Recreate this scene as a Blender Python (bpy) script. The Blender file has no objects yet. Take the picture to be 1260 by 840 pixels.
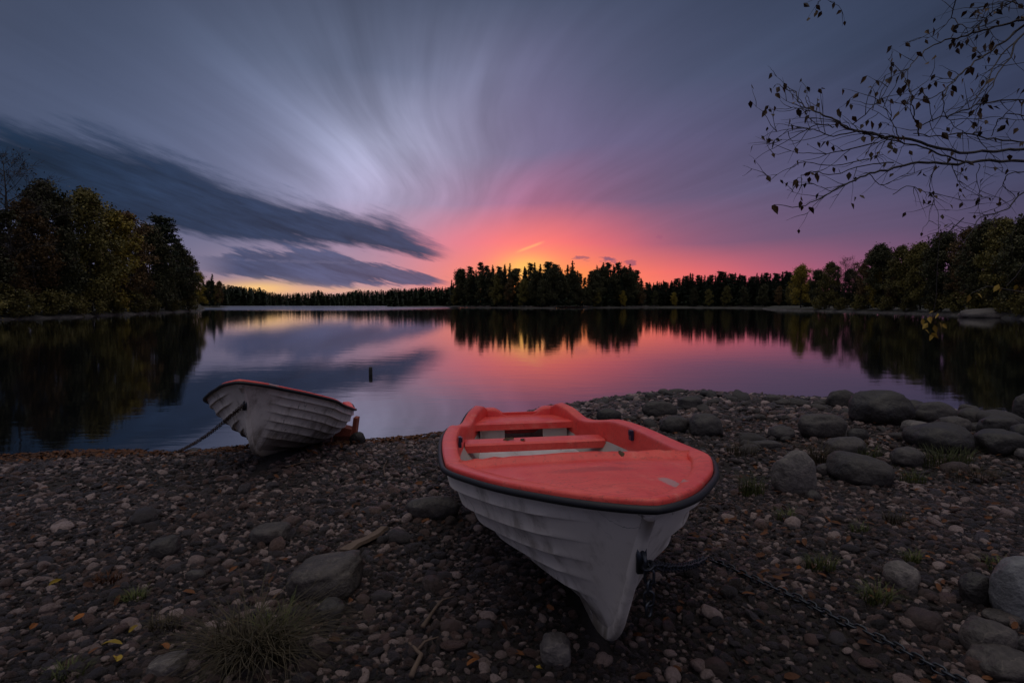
import bpy, math, random
import numpy as np
from mathutils import Vector, Matrix, noise as mnoise
scene = bpy.context.scene
COL = scene.collection
R = math.radians

# ------------------------------------------------------------------ camera
CAM_H = 2.05                      # metres above the lake
FPX = 700.0                       # focal length in photo pixels (photo 1260 wide)
PITCH = math.atan(46 / 700.0)
cam_d = bpy.data.cameras.new('camera'); cam = bpy.data.objects.new('camera', cam_d); COL.objects.link(cam)
cam_d.sensor_width = 36; cam_d.lens = 36 * FPX / 1260
cam.location = (0, 0, CAM_H); cam.rotation_euler = (R(90) - PITCH, 0, 0)
cam_d.clip_start = 0.05; cam_d.clip_end = 20000
scene.camera = cam

def ray(px, py):
    c, s = math.cos(PITCH), math.sin(PITCH)
    a, b = (px - 630) / FPX, (420 - py) / FPX
    return (a, c + b * s, -s + b * c)
def azel(px, py):
    d = ray(px, py)
    return math.degrees(math.atan2(d[0], d[1])), math.degrees(math.atan2(d[2], math.hypot(d[0], d[1])))
def at_z(px, py, z=0.0):
    d = ray(px, py); t = (z - CAM_H) / d[2]
    return d[0] * t, d[1] * t
def at_depth(px, py, Y):
    d = ray(px, py); t = Y / d[1]
    return Vector((d[0] * t, Y, CAM_H + d[2] * t))

# ------------------------------------------------------------------ render settings
scene.view_settings.view_transform = 'Standard'; scene.view_settings.look = 'None'
scene.view_settings.exposure = 0.0; scene.view_settings.gamma = 1.0
scene.cycles.use_denoising = True
scene.cycles.max_bounces = 6; scene.cycles.diffuse_bounces = 3; scene.cycles.glossy_bounces = 4
scene.cycles.sample_clamp_indirect = 4

# ------------------------------------------------------------------ node expression helper
class X:
    def __init__(s, nt, sock): s.nt, s.k = nt, sock
    def m(s, op, *a, clamp=False):
        n = s.nt.nodes.new('ShaderNodeMath'); n.operation = op; n.use_clamp = clamp
        for i, v in enumerate((s,) + a):
            if isinstance(v, X): s.nt.links.new(v.k, n.inputs[i])
            else: n.inputs[i].default_value = v
        return X(s.nt, n.outputs[0])
    def __add__(s, o): return s.m('ADD', o)
    __radd__ = __add__
    def __mul__(s, o): return s.m('MULTIPLY', o)
    __rmul__ = __mul__
    def __sub__(s, o): return s.m('SUBTRACT', o)
    def __rsub__(s, o): return (s * -1.0) + o
    def __truediv__(s, o): return s.m('DIVIDE', o)
    def abs(s): return s.m('ABSOLUTE')
    def smooth(s, a, b, c=0.0, d=1.0):
        return s.mapr(a, b, c, d, 'SMOOTHSTEP')
    def mapr(s, a, b, c=0.0, d=1.0, kind='LINEAR'):
        n = s.nt.nodes.new('ShaderNodeMapRange'); n.interpolation_type = kind; n.clamp = True
        for i, v in zip((0, 1, 2, 3, 4), (s, a, b, c, d)):
            if isinstance(v, X): s.nt.links.new(v.k, n.inputs[i])
            else: n.inputs[i].default_value = v
        return X(s.nt, n.outputs[0])
def srgb(*c):
    return tuple((v / 255 / 12.92) if v / 255 <= .04045 else ((v / 255 + .055) / 1.055) ** 2.4 for v in c) + (1.0,)
def xyz(nt, x, y, z):
    n = nt.nodes.new('ShaderNodeCombineXYZ')
    for i, v in enumerate((x, y, z)):
        if isinstance(v, X): nt.links.new(v.k, n.inputs[i])
        else: n.inputs[i].default_value = v
    return X(nt, n.outputs[0])
def sep(v):
    n = v.nt.nodes.new('ShaderNodeSeparateXYZ'); v.nt.links.new(v.k, n.inputs[0])
    return [X(v.nt, o) for o in n.outputs]
def noise(v, scale=1.0, detail=4.0, rough=.5, dist=0.0, out=0):
    n = v.nt.nodes.new('ShaderNodeTexNoise'); v.nt.links.new(v.k, n.inputs['Vector'])
    n.inputs['Scale'].default_value = scale; n.inputs['Detail'].default_value = detail
    n.inputs['Roughness'].default_value = rough; n.inputs['Distortion'].default_value = dist
    return X(v.nt, n.outputs[out])
def ramp(f, stops, interp='LINEAR'):
    n = f.nt.nodes.new('ShaderNodeValToRGB'); f.nt.links.new(f.k, n.inputs[0]); cr = n.color_ramp; cr.interpolation = interp
    stops = sorted(stops)
    while len(cr.elements) < len(stops): cr.elements.new(.5)
    for e, (p, c) in zip(cr.elements, stops): e.position = p; e.color = c if len(c) == 4 else tuple(c) + (1,)
    return X(f.nt, n.outputs[0])
def mix(f, a, b, mode='MIX'):
    nt = f.nt if isinstance(f, X) else (a.nt if isinstance(a, X) else b.nt)
    n = nt.nodes.new('ShaderNodeMix'); n.data_type = 'RGBA'; n.blend_type = mode
    for i, v in ((0, f), (6, a), (7, b)):
        if isinstance(v, X): nt.links.new(v.k, n.inputs[i])
        else: n.inputs[i].default_value = v
    return X(nt, n.outputs[2])

# ------------------------------------------------------------------ world: dusk sky with moving cloud
SUN_AZ, SUN_EL = 3.5, 1.5
def build_world():
    w = bpy.data.worlds.new('World'); scene.world = w; w.use_nodes = True
    nt = w.node_tree; nt.nodes.clear()
    out = nt.nodes.new('ShaderNodeOutputWorld'); bg = nt.nodes.new('ShaderNodeBackground'); nt.links.new(bg.outputs[0], out.inputs[0])
    tc = nt.nodes.new('ShaderNodeTexCoord'); d = X(nt, tc.outputs['Generated'])
    dx, dy, dz = sep(d)
    el = dz.m('ARCSINE') * (180 / math.pi)
    az = dx.m('ARCTAN2', dy) * (180 / math.pi)
    el = el.abs()
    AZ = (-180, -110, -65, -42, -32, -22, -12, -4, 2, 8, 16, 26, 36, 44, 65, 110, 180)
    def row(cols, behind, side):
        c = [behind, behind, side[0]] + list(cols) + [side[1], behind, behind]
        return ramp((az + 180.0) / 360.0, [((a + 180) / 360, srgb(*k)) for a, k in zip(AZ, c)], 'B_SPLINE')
    rows = [
     (0.5, [(120,112,140),(140,120,140),(228,164,135),(176,150,162),(255,125,100),(255,190,70),(255,150,80),(252,122,105),(192,98,120),(124,84,114),(90,72,100)], (78,80,108), ((90,90,120),(85,75,105))),
     (3.0, [(92,96,126),(108,108,138),(158,140,160),(180,142,162),(255,128,114),(255,160,92),(255,132,98),(242,108,108),(164,92,122),(110,82,115),(78,70,100)], (84,86,112), ((85,88,118),(75,70,100))),
     (6.0, [(80,88,118),(96,100,130),(126,122,152),(172,142,168),(240,122,138),(255,124,118),(232,106,118),(138,90,122),(104,84,116),(90,78,110),(66,64,92)], (90,92,118), ((80,86,114),(70,68,96))),
     (10., [(66,76,104),(90,96,126),(126,124,152),(172,158,184),(168,124,154),(180,106,138),(142,98,130),(106,90,122),(92,84,116),(78,75,107),(58,60,87)], (98,100,126), ((78,84,110),(68,68,94))),
     (15., [(72,80,105),(88,95,122),(112,114,142),(170,165,190),(146,132,160),(124,110,142),(112,100,134),(98,90,122),(82,80,112),(64,69,99),(50,55,82)], (108,110,134), ((80,86,110),(70,72,98))),
     (21., [(62,70,92),(75,82,106),(94,100,124),(118,122,148),(130,127,154),(114,109,140),(94,94,122),(79,83,110),(65,72,98),(52,59,84),(44,50,72)], (120,120,142), ((90,94,116),(84,84,108))),
     (28., [(54,60,80),(62,68,90),(74,80,102),(84,90,113),(86,92,116),(80,87,111),(73,80,104),(64,72,96),(56,63,87),(47,54,76),(41,47,67)], (135,132,152), ((110,112,132),(105,102,125))),
     (42., [(138,134,142)] * 11, (158,152,154), ((124,122,132),(118,114,134))),  # from here up: unseen sky overhead and behind, brightened to light boats and stones
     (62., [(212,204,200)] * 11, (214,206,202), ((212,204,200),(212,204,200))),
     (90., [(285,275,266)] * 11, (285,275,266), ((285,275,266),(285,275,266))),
    ]
    rows = [(e, [(((r * .945, g * .99, b_ * 1.01) if i < 8 else (r * .92, g * .99, b_ * 1.0)) if 9 < e < 30 else (r, g, b_)) for i, (r, g, b_) in enumerate(c)], bh, sd) for e, c, bh, sd in rows]
    # slow warp so that no colour edge is straight
    wob = noise(xyz(nt, az * .05, el * .12, 3.0), 1.0, 3.0) - .5
    el2 = el + wob * el.mapr(0, 12, .6, 4.0)
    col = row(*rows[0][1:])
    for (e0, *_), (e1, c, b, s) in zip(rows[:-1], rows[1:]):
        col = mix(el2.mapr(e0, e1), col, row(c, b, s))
    # streaks of high cloud drawn out by the wind, on a flat layer overhead
    psi = R(-9.0); zc = dz.abs().m('MAXIMUM', .035)
    qx, qy = dx / zc, dy / zc
    a = qx * math.sin(psi) + qy * math.cos(psi)
    r = qx * math.cos(psi) - qy * math.sin(psi)
    warp = noise(xyz(nt, r * .25, a * .12, 7.0), 1.0, 2.0) - .5
    n1 = noise(xyz(nt, r * 1.15 + warp * 3.2, a * .13, 0.0), 1.0, 6.0, .55)
    n2 = noise(xyz(nt, r * 4.5 + warp * 12.0, a * .22, 5.0), 1.0, 4.0, .5)
    n3 = noise(xyz(nt, r * 11.0 + warp * 28.0, a * .5, 11.0), 1.0, 3.0, .5)
    st = (n1 - .5) * 1.65 + (n2 - .5) * .55 + (n3 - .5) * .16
    amp = el.smooth(5.0, 14.0, 0.03, .62) * az.abs().smooth(70, 110, 1.0, .3)
    amp = amp * az.smooth(-42.0, -14.0, .45, 1.0)
    core = (az + 14.0).abs().smooth(2.0, 20.0, .50, 0.0) * el.smooth(6, 13) * el.smooth(30, 19)
    gain = 1.0 + st * (amp + core)
    # the pale patch where the streaks start
    A0, E0 = azel(462, 200); pq = ((az - A0 - (el - E0) * .55) / 4.6).m('POWER', 2.0) + ((el - E0) / 6.5).m('POWER', 2.0)
    patch = (pq * -1.0).m('EXPONENT') * (n1 - .22).m('MAXIMUM', 0.0) * (n2 * .9 + .55)
    gain = gain + patch * 1.0
    col = mix(1.0, col, xyz(nt, gain, gain, gain * .97 + .03), 'MULTIPLY')
    # dark cloud banks (edges measured as azimuth / elevation)
    def edge(pts):
        ae = sorted(azel(*p) for p in pts)
        v = ramp((az + 60.0) / 100.0, [(max(0, min(1, (A + 60) / 100)), (max(e, 0) / 40,) * 3) for A, e in ae])
        return X(nt, v.k) * 40.0
    e2 = el + az * .30
    cn = noise(xyz(nt, az * .085, e2 * .48, 1.0), 1.0, 7.0, .6)
    cn2 = noise(xyz(nt, az * .24, e2 * 1.5, 4.0), 1.0, 7.0, .64)
    def bank(top, bot, soft, wl, wh, tint0, tint1, rag, dens=.95, x0=None, x1=None):
        nonlocal col
        n = (cn - .5) * rag + (cn2 - .5) * rag * .6
        up = (edge(top) - el + n).smooth(0.0, soft)
        lo = (el - edge(bot) + n * .7).smooth(0.0, wl)
        m = up * lo * dens
        if x0 is not None: m = m * az.smooth(x0[0], x0[1])
        if x1 is not None: m = m * az.smooth(x1[1], x1[0])
        shade = ((cn2 - .5) * 1.7 + (cn - .5) * 1.9) * .80 + 1.03
        t = mix(az.mapr(-40, -6), srgb(*tint0), srgb(*tint1))
        t = mix(1.0, t, xyz(nt, shade, shade, shade), 'MULTIPLY')
        col = mix(m, col, t)
    az1 = azel(562, 318)[0]
    bank([(-120,112),(0,132),(110,152),(200,176),(330,226),(400,242),(480,256),(530,292),(564,314)],
         [(-120,280),(0,272),(120,278),(250,298),(330,303),(400,310),(460,316),(520,326),(564,326)],
         2.3, 1.1, 0, (25,44,69), (56,68,100), 5.0, 1.0, x1=(az1 - 2.5, az1 + .3))
    a2 = azel(556, 345)[0]
    bank([(230,312),(300,302),(360,306),(430,313),(500,326),(558,338)],
         [(230,340),(300,346),(360,350),(430,351),(500,354),(556,352)],
         .6, .45, 0, (54,70,104), (80,84,116), 4.6, .95, x0=(azel(225,330)[0], azel(300,330)[0]), x1=(a2 - 2.0, a2 + .4))
    def puff(px, py, wpx, hpx, tint, dens):
        nonlocal col
        A, E_ = azel(px, py); wa, he = wpx / 12.2, hpx / 12.2
        q = ((az - A) / wa).m('POWER', 2.0) + ((el - E_) / he).m('POWER', 2.0) + (noise(xyz(nt, az * .9, el * 2.2, 9.0), 1.0, 5.0, .65) - .5) * 7.0 + (az - A) / wa * (el - E_) / he * .5
        col = mix(q.smooth(1.3, .1) * dens, col, srgb(*tint))
    puff(716, 318, 11, 3.2, (140,84,112), .85); puff(748, 320, 11, 3.6, (120,80,112), .9); puff(776, 323, 8, 3.4, (150,84,110), .8)
    puff(812, 292, 4, 2.5, (150,84,118), .5)
    puff(372, 322, 60, 2.0, (100,100,130), .5)
    # one thin bright strand above the glow
    A, E_ = azel(652, 304)
    s1 = (el - E_ - (az - A) * .36)
    strand = (s1 / .22).abs().smooth(1.0, .1) * ((az - A) / 1.7).abs().smooth(1.0, .3)
    col = mix(strand * .5, col, srgb(255, 190, 120))
    # the low sun's own glow just above the trees
    for px, py, wz, hz, c, k in ((648, 330, 2.6, 1.3, (255, 205, 100), .75), (715, 342, 2.6, 1.3, (255, 150, 75), .5), (318, 355, 3.2, .6, (255, 205, 125), .85), (400, 357, 7.0, .35, (250, 190, 140), .4)):
        A, E_ = azel(px, py)
        q = ((az - A) / wz).m('POWER', 2.0) + ((el - E_) / hz).m('POWER', 2.0)
        col = mix((q * -1.0).m('EXPONENT') * k, col, srgb(*c))
    sky = nt.nodes.new('ShaderNodeTexSky'); sky.sky_type = 'NISHITA'; sky.sun_disc = False
    sky.sun_elevation = R(SUN_EL); sky.sun_rotation = R(SUN_AZ); sky.air_density = 1.5; sky.dust_density = 2.0
    col = mix(.004, col, X(nt, sky.outputs[0]), 'ADD')
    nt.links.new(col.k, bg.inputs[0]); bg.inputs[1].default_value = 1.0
build_world()

sun_d = bpy.data.lights.new('sun', 'SUN'); sun = bpy.data.objects.new('sun', sun_d); COL.objects.link(sun)
sun_d.energy = 0.02; sun_d.angle = R(5.0); sun_d.color = (1.0, .45, .2)
sun.rotation_euler = (R(90 - SUN_EL), 0, R(180 - SUN_AZ))   # shines from just above the island's trees

# ------------------------------------------------------------------ object helpers
def tag(o, label=None, cat=None, group=None, kind=None):
    if label: o['label'] = label
    if cat: o['category'] = cat
    if group: o['group'] = group
    if kind: o['kind'] = kind
    return o
def empty(name, loc=(0, 0, 0), rot=(0, 0, 0)):
    o = bpy.data.objects.new(name, None); COL.objects.link(o); o.location = loc; o.rotation_euler = rot; o.empty_display_size = .1
    return o
def link_mesh(name, V, Fc, mat, parent=None, smooth=True, mats=None, fm=None):
    me = bpy.data.meshes.new(name)
    me.from_pydata([tuple(map(float, v)) for v in V], [], [tuple(int(i) for i in f) for f in Fc])
    for m in (mats or [mat]): me.materials.append(m)
    if fm is not None: me.polygons.foreach_set('material_index', fm)
    me.polygons.foreach_set('use_smooth', [smooth] * len(me.polygons)); me.update()
    o = bpy.data.objects.new(name, me); COL.objects.link(o)
    if parent: o.parent = parent
    return o
def children(o): return [c for c in bpy.data.objects if c.parent is o]
class MB:
    def __init__(s): s.v, s.f = [], []
    def add(s, V, Fc):
        b = len(s.v); s.v += [tuple(v) for v in V]; s.f += [tuple(i + b for i in f) for f in Fc]
    def box(s, c, size, rot=None):
        P = [Vector((x * size[0] / 2, y * size[1] / 2, z * size[2] / 2)) for x in (-1, 1) for y in (-1, 1) for z in (-1, 1)]
        if rot is not None: P = [rot @ p for p in P]
        s.add([p + Vector(c) for p in P], [(0, 1, 3, 2), (4, 6, 7, 5), (0, 4, 5, 1), (2, 3, 7, 6), (0, 2, 6, 4), (1, 5, 7, 3)])
    def tube(s, pts, rad, n=6, cap=True, flat=1.0):
        pts = [Vector(p) for p in pts]; rings = []
        rad = rad if hasattr(rad, '__len__') else [rad] * len(pts)
        T0 = (pts[1] - pts[0]).normalized(); up = Vector((0, 0, 1)) if abs(T0.z) < .9 else Vector((1, 0, 0))
        N = (up - T0 * up.dot(T0)).normalized()
        V = []
        for i, p in enumerate(pts):
            t = (pts[min(i + 1, len(pts) - 1)] - pts[max(i - 1, 0)])
            t = t.normalized() if t.length > 1e-9 else T0
            N = (N - t * N.dot(t)); N = N.normalized() if N.length > 1e-6 else t.orthogonal().normalized()
            B = t.cross(N)
            for k in range(n):
                A = 2 * math.pi * k / n
                V.append(p + N * (math.cos(A) * rad[i] * flat) + B * (math.sin(A) * rad[i]))
        Fc = [(i * n + k, i * n + (k + 1) % n, (i + 1) * n + (k + 1) % n, (i + 1) * n + k) for i in range(len(pts) - 1) for k in range(n)]
        if cap: Fc += [tuple(range(n))[::-1], tuple((len(pts) - 1) * n + k for k in range(n))]
        s.add(V, Fc)
    def build(s, name, mat, parent=None, smooth=True): return link_mesh(name, s.v, s.f, mat, parent, smooth)
def mono(xs, ys):
    xs = np.array(xs, float); ys = np.array(ys, float); h = np.diff(xs); d = np.diff(ys) / h
    m = np.zeros(len(xs)); m[0] = d[0]; m[-1] = d[-1]
    for i in range(1, len(xs) - 1):
        if d[i - 1] * d[i] > 0:
            w1 = 2 * h[i] + h[i - 1]; w2 = h[i] + 2 * h[i - 1]; m[i] = (w1 + w2) / (w1 / d[i - 1] + w2 / d[i])
    def f(x):
        x = np.clip(np.asarray(x, float), xs[0], xs[-1]); i = np.clip(np.searchsorted(xs, x) - 1, 0, len(xs) - 2); t = (x - xs[i]) / h[i]
        return ys[i] * (1 + 2 * t) * (1 - t) ** 2 + h[i] * m[i] * t * (1 - t) ** 2 + ys[i + 1] * t * t * (3 - 2 * t) + h[i] * m[i + 1] * t * t * (t - 1)
    return f

# ------------------------------------------------------------------ materials
def new_mat(name):
    m = bpy.data.materials.new(name); m.use_nodes = True; nt = m.node_tree; b = nt.nodes['Principled BSDF']
    return m, nt, b
def coords(nt, kind='Object'):
    return X(nt, nt.nodes.new('ShaderNodeTexCoord').outputs[kind])
def put(nt, b, name, v):
    if isinstance(v, X): nt.links.new(v.k, b.inputs[name])
    else: b.inputs[name].default_value = v
def bump(nt, b, h, strength=.3, dist=.01):
    n = nt.nodes.new('ShaderNodeBump'); n.inputs['Strength'].default_value = strength; n.inputs['Distance'].default_value = dist
    nt.links.new(h.k, n.inputs['Height']); nt.links.new(n.outputs[0], b.inputs['Normal'])
def rand_obj(nt): return X(nt, nt.nodes.new('ShaderNodeObjectInfo').outputs['Random'])
def rand_island(nt): return X(nt, nt.nodes.new('ShaderNodeNewGeometry').outputs['Random Per Island'])

def mat_stone(name, pal, rough=(.45, .75), speck=.5, scale=40.0):
    m, nt, b = new_mat(name); r = rand_obj(nt); c = coords(nt)
    base = ramp(r, [(i / max(1, len(pal) - 1), k) for i, k in enumerate(pal)], 'CONSTANT' if len(pal) > 6 else 'LINEAR')
    n1 = noise(c, scale * .12, 5, .6); n2 = noise(c, scale, 3, .7)
    v = ((n1 - .5) * 2.0 * speck + (n2 - .5) * 1.8 * speck + 1.0).m('MAXIMUM', .12)
    col = mix(1.0, base, xyz(nt, v, v, v), 'MULTIPLY')
    if speck >= 1.0:      # lichen blotches and pale veins on the big stones
        li = noise(c, 8.0, 7, .72).smooth(.55, .68) * .55; vein = (noise(c, 3.2, 4, .6) - .5).abs().smooth(.012, .0) * .4
        col = mix(li.m('MAXIMUM', vein), col, mix(1.0, base, (2.6, 2.6, 2.3, 1), 'MULTIPLY'))
    wp = sep(X(nt, nt.nodes.new('ShaderNodeNewGeometry').outputs['Position']))[2]; wet = wp.smooth(.15, .02)
    put(nt, b, 'Base Color', mix(wet * .6, col, mix(1.0, col, (.25, .25, .25, 1), 'MULTIPLY')))
    put(nt, b, 'Roughness', n1.mapr(.3, .7, *rough) * (1.0 - wet * .5)); bump(nt, b, n1 + n2 * .5, .8, .03)
    return m
M = {}
PEB0 = [(.070,.060,.058),(.045,.042,.046),(.115,.085,.075),(.075,.068,.072),(.150,.125,.115),(.055,.040,.036),(.100,.075,.066),(.085,.082,.090),(.19,.165,.155),(.062,.056,.060),(.12,.082,.068),(.04,.038,.042)]
PEB = [(c[0] * k * 1.06, c[1] * k * .93, c[2] * k * .92) for c, k in zip(PEB0, (.50, .36, .8, .45, 1.35, .42, .55, .55, 1.55, .42, .75, .34))]
M['pebble'] = mat_stone('pebble', PEB, (.20, .48), .7, 30)
M['cobble'] = mat_stone('cobble', PEB, (.30, .6), .8, 30)
M['boulder'] = mat_stone('boulder', [(.024,.021,.020),(.044,.038,.036),(.028,.025,.026),(.052,.044,.041)], (.5, .85), 1.0, 26)
M['boulder_pale'] = mat_stone('boulder_pale', [(.105,.093,.088),(.088,.078,.076)], (.5, .85), 1.0, 26)
M['boulder_dark'] = mat_stone('boulder_dark', [(.013,.0115,.0115),(.021,.018,.0175)], (.4, .8), 1.0, 26)
M['boulder_blue'] = mat_stone('boulder_blue', [(.014,.018,.027)], (.4, .8), .8, 22)

def m_ground():
    m, nt, b = new_mat('beach_soil'); c = coords(nt)
    n1 = noise(c, .8, 5, .6); n2 = noise(c, 25, 5, .65); n3 = noise(c, 90, 3, .6)
    t = n1 * .4 + n2 * .4 + n3 * .2
    put(nt, b, 'Base Color', ramp(t, [(.3, (.005, .0035, .003)), (.5, (.011, .0075, .006)), (.7, (.024, .016, .012))]))
    put(nt, b, 'Roughness', .9); bump(nt, b, n2 + n3 * .7, .8, .03); return m
M['ground'] = m_ground()
def m_shore():
    m, nt, b = new_mat('far_bank'); g = X(nt, nt.nodes.new('ShaderNodeNewGeometry').outputs['Position']); _, _, z = sep(g)
    n = noise(g, .25, 5, .65); n2 = noise(g, 1.6, 4, .6)
    rock = ramp(n2, [(.35, (.022, .020, .020)), (.55, (.06, .055, .055)), (.72, (.10, .09, .088))])
    soil = ramp(n2, [(.3, (.010, .011, .007)), (.7, (.03, .03, .015))])
    put(nt, b, 'Base Color', mix((z + (n - .5) * .9)  .smooth(.16, .45), rock, soil)); put(nt, b, 'Roughness', .9); bump(nt, b, n2, .6, .2); return m
M['shore'] = m_shore()
def m_water():
    m, nt, b = new_mat('lake_water'); c = coords(nt); x, y, z = sep(c)
    n1 = noise(xyz(nt, x * .55, y * 1.3, 0.0), 1.0, 3, .5)
    n2 = noise(xyz(nt, x * 2.2, y * 6.0, 2.0), 1.0, 2, .5)
    put(nt, b, 'Base Color', (.002, .003, .004, 1)); rip = y.smooth(150.0, 260.0) * x.smooth(-10.0, -60.0) * noise(xyz(nt, x * .004, y * .02, 0.0), 1.0, 3).smooth(.3, .5); put(nt, b, 'Roughness', rip * .26 + .035); put(nt, b, 'IOR', 2.9)
    bump(nt, b, n1 * .7 + n2 * .3, .07, .05); return m
M['water'] = m_water()
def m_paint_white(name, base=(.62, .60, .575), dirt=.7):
    m, nt, b = new_mat(name); c = coords(nt); x, y, z = sep(c)
    n = noise(c, 3.0, 6, .6); n2 = noise(xyz(nt, x * 9, y * 9, z * 2.0), 1.0, 5, .65); n3 = noise(c, 60, 3, .6)
    low = z.smooth(.34, .02)
    d = ((n - .42) * 2.0 + (n2 - .5) * 1.6 + low * .7).smooth(.08, .85) * dirt
    col = mix(d, base + (1,), (.19, .155, .115, 1))
    # hairline scratches in one worn area of the bow
    w = noise(xyz(nt, x * 2.4, y * 1.0, z * .9 + n * .4), 2.3, 2, .5)
    line = (w - .5).abs().smooth(.006, .0) * noise(c, 1.1, 2).smooth(.5, .58)
    spot = noise(c, 34, 2, .5).smooth(.70, .78) * n.smooth(.45, .6)
    col = mix((line * .7 + spot * .8).m('MINIMUM', 1.0), col, (.03, .022, .018, 1))
    sc = noise(xyz(nt, x * 1.5, y * 2.0, z * 40.0), 1.0, 4, .6); scr = (sc - .5).abs().smooth(.02, .0) * z.smooth(.42, .12) * noise(c, 4.0, 3).smooth(.46, .58)
    col = mix(scr * .6, col, (.16, .13, .11, 1))
    put(nt, b, 'Base Color', col); put(nt, b, 'Roughness', n.mapr(.3, .7, .35, .6)); bump(nt, b, n * .6 + n3 * .1, .12, .02); return m
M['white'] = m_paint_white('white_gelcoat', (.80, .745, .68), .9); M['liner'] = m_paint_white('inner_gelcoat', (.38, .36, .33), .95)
def m_red(worn):
    m, nt, b = new_mat('red_gelcoat' if worn else 'deep_red_gelcoat'); c = coords(nt); x, y, z = sep(c)
    n = noise(c, 2.2, 6, .62); n2 = noise(xyz(nt, x * 3, y * 14, z * 14), 1.0, 5, .6); n3 = noise(c, 55, 4, .65)
    fade = ((n - .5) * 1.8 + (n2 - .5) * .8 + .45).m('ADD', 0.0, clamp=True)
    col = mix(fade, (.66, .032, .030, 1) if worn else (.42, .014, .016, 1), (.86, .13, .10, 1) if worn else (.62, .04, .04, 1))
    col = mix(n3.smooth(.56, .72) * .6, col, (.24, .04, .034, 1))
    n4 = noise(xyz(nt, x * 5.0, y * 1.2, z * 5.0), 1.6, 6, .7); col = mix((n4 - .5).abs().smooth(.016, .0) * n.smooth(.42, .6) * .55, col, (.20, .05, .04, 1))
    n5 = noise(c, 7.0, 5, .7); col = mix(n5.smooth(.56, .75) * .45, col, (.80, .26, .20, 1)); col = mix(n5.smooth(.42, .28) * .5, col, (.34, .03, .028, 1))
    if worn:
        px, py = (x - 3.66) / .14, (y - .245) / .04
        q = px * px + py * py + (n3 - .5) * 1.8 + (n2 - .5) * 1.5
        col = mix(q.smooth(1.1, .5) * .8, col, (.36, .30, .29, 1))
        q2 = ((x - 3.28) / .10).m('POWER', 2.0) + ((y - .02) / .30).m('POWER', 2.0) + (n - .5) * 3 + (n3 - .5) * 2
        col = mix(q2.smooth(.7, .1) * .5, col, (.25, .04, .035, 1))
    put(nt, b, 'Base Color', col); put(nt, b, 'Roughness', n.mapr(.3, .7, .30, .48)); bump(nt, b, n3 * .5 + n * .6, .1, .01); return m
M['red'] = m_red(True); M['deep_red'] = m_red(False)
def m_simple(name, col, rough=.6, metal=0.0, var=.3, scale=20.0, bmp=.2):
    m, nt, b = new_mat(name); c = coords(nt); n = noise(c, scale, 5, .6); v = (n - .5) * 2 * var + 1.0
    put(nt, b, 'Base Color', mix(1.0, tuple(col) + (1,), xyz(nt, v, v, v), 'MULTIPLY')); put(nt, b, 'Roughness', rough); put(nt, b, 'Metallic', metal); bump(nt, b, n, bmp, .01)
    return m
M['rubber'] = m_simple('black_rubber', (.008, .009, .013), .55, 0, .4, 12)
M['steel'] = m_simple('dull_steel', (.06, .067, .08), .42, .9, .5, 50)
M['rust'] = m_simple('rusty_steel', (.06, .035, .026), .7, .4, .5, 60)
M['navy'] = m_simple('navy_plastic', (.015, .02, .05), .4)
M['wood'] = m_simple('grey_driftwood', (.105, .072, .052), .85, 0, .5, 14, .6)
M['brownwood'] = m_simple('wet_brown_board', (.10, .045, .012), .5, 0, .5, 14, .5)
M['redwood'] = m_simple('rust_red_timber', (.26, .06, .035), .8, 0, .4, 14, .5)
M['bark'] = m_simple('dark_bark', (.030, .024, .021), .9, 0, .5, 6, .8)
M['twig'] = m_simple('birch_twig', (.018, .014, .014), .8, 0, .4, 40, .3)
M['post'] = m_simple('wet_black_post', (.012, .011, .011), .7)
def m_bilge():
    m, nt, b = new_mat('sky_sheen_floor'); c = coords(nt); n = noise(c, 5, 4, .6)
    put(nt, b, 'Base Color', ramp(n, [(.35, (.50, .48, .50)), (.65, (.62, .60, .62))])); put(nt, b, 'Roughness', n.mapr(.35, .65, .25, .45)); return m  # pale lilac base colour stands in for sky reflected in standing rainwater
M['floor'] = m_bilge()
def m_birchbark():
    m, nt, b = new_mat('birch_bark'); c = coords(nt); x, y, z = sep(c)
    n = noise(xyz(nt, x * 3, y * 3, z * 14), 1.0, 5, .65)
    put(nt, b, 'Base Color', ramp(n, [(.42, (.03, .026, .024)), (.52, (.40, .37, .34)), (.7, (.5, .47, .44))])); put(nt, b, 'Roughness', .8); return m
M['birch'] = m_birchbark()
def m_leaf(name, a, bcol, rough=.6):
    m, nt, b = new_mat(name); r = rand_island(nt); o = rand_obj(nt)
    c = ramp(r, [(0, a), (1, bcol)]); v = o * .5 + .75
    put(nt, b, 'Base Color', mix(1.0, c, xyz(nt, v, v, v), 'MULTIPLY')); put(nt, b, 'Roughness', rough)
    b.inputs['Specular IOR Level'].default_value = .25
    return m
M['needle'] = m_leaf('spruce_needles', (.010, .018, .009), (.026, .036, .016))
M['pine'] = m_leaf('pine_needles', (.014, .022, .012), (.030, .040, .020))
M['leaf_olive'] = m_leaf('olive_foliage', (.062, .060, .016), (.160, .130, .032))
M['leaf_dark'] = m_leaf('dark_foliage', (.026, .030, .013), (.066, .062, .024))
M['leaf_yellow'] = m_leaf('yellowing_foliage', (.14, .11, .016), (.34, .25, .035))
M['leaf_brown'] = m_leaf('brown_foliage', (.050, .034, .015), (.13, .075, .026))
M['leaf_bare'] = m_leaf('fine_bare_twigs', (.022, .018, .018), (.045, .036, .034))
M['litter'] = m_leaf('fallen_leaf_brown', (.035, .014, .007), (.13, .048, .016), .7)
M['yellow_leaf'] = m_leaf('fallen_leaf_yellow', (.19, .13, .014), (.28, .19, .02), .6)
M['orange_leaf'] = m_leaf('fallen_leaf_orange', (.16, .055, .010), (.24, .08, .014), .6)
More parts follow.
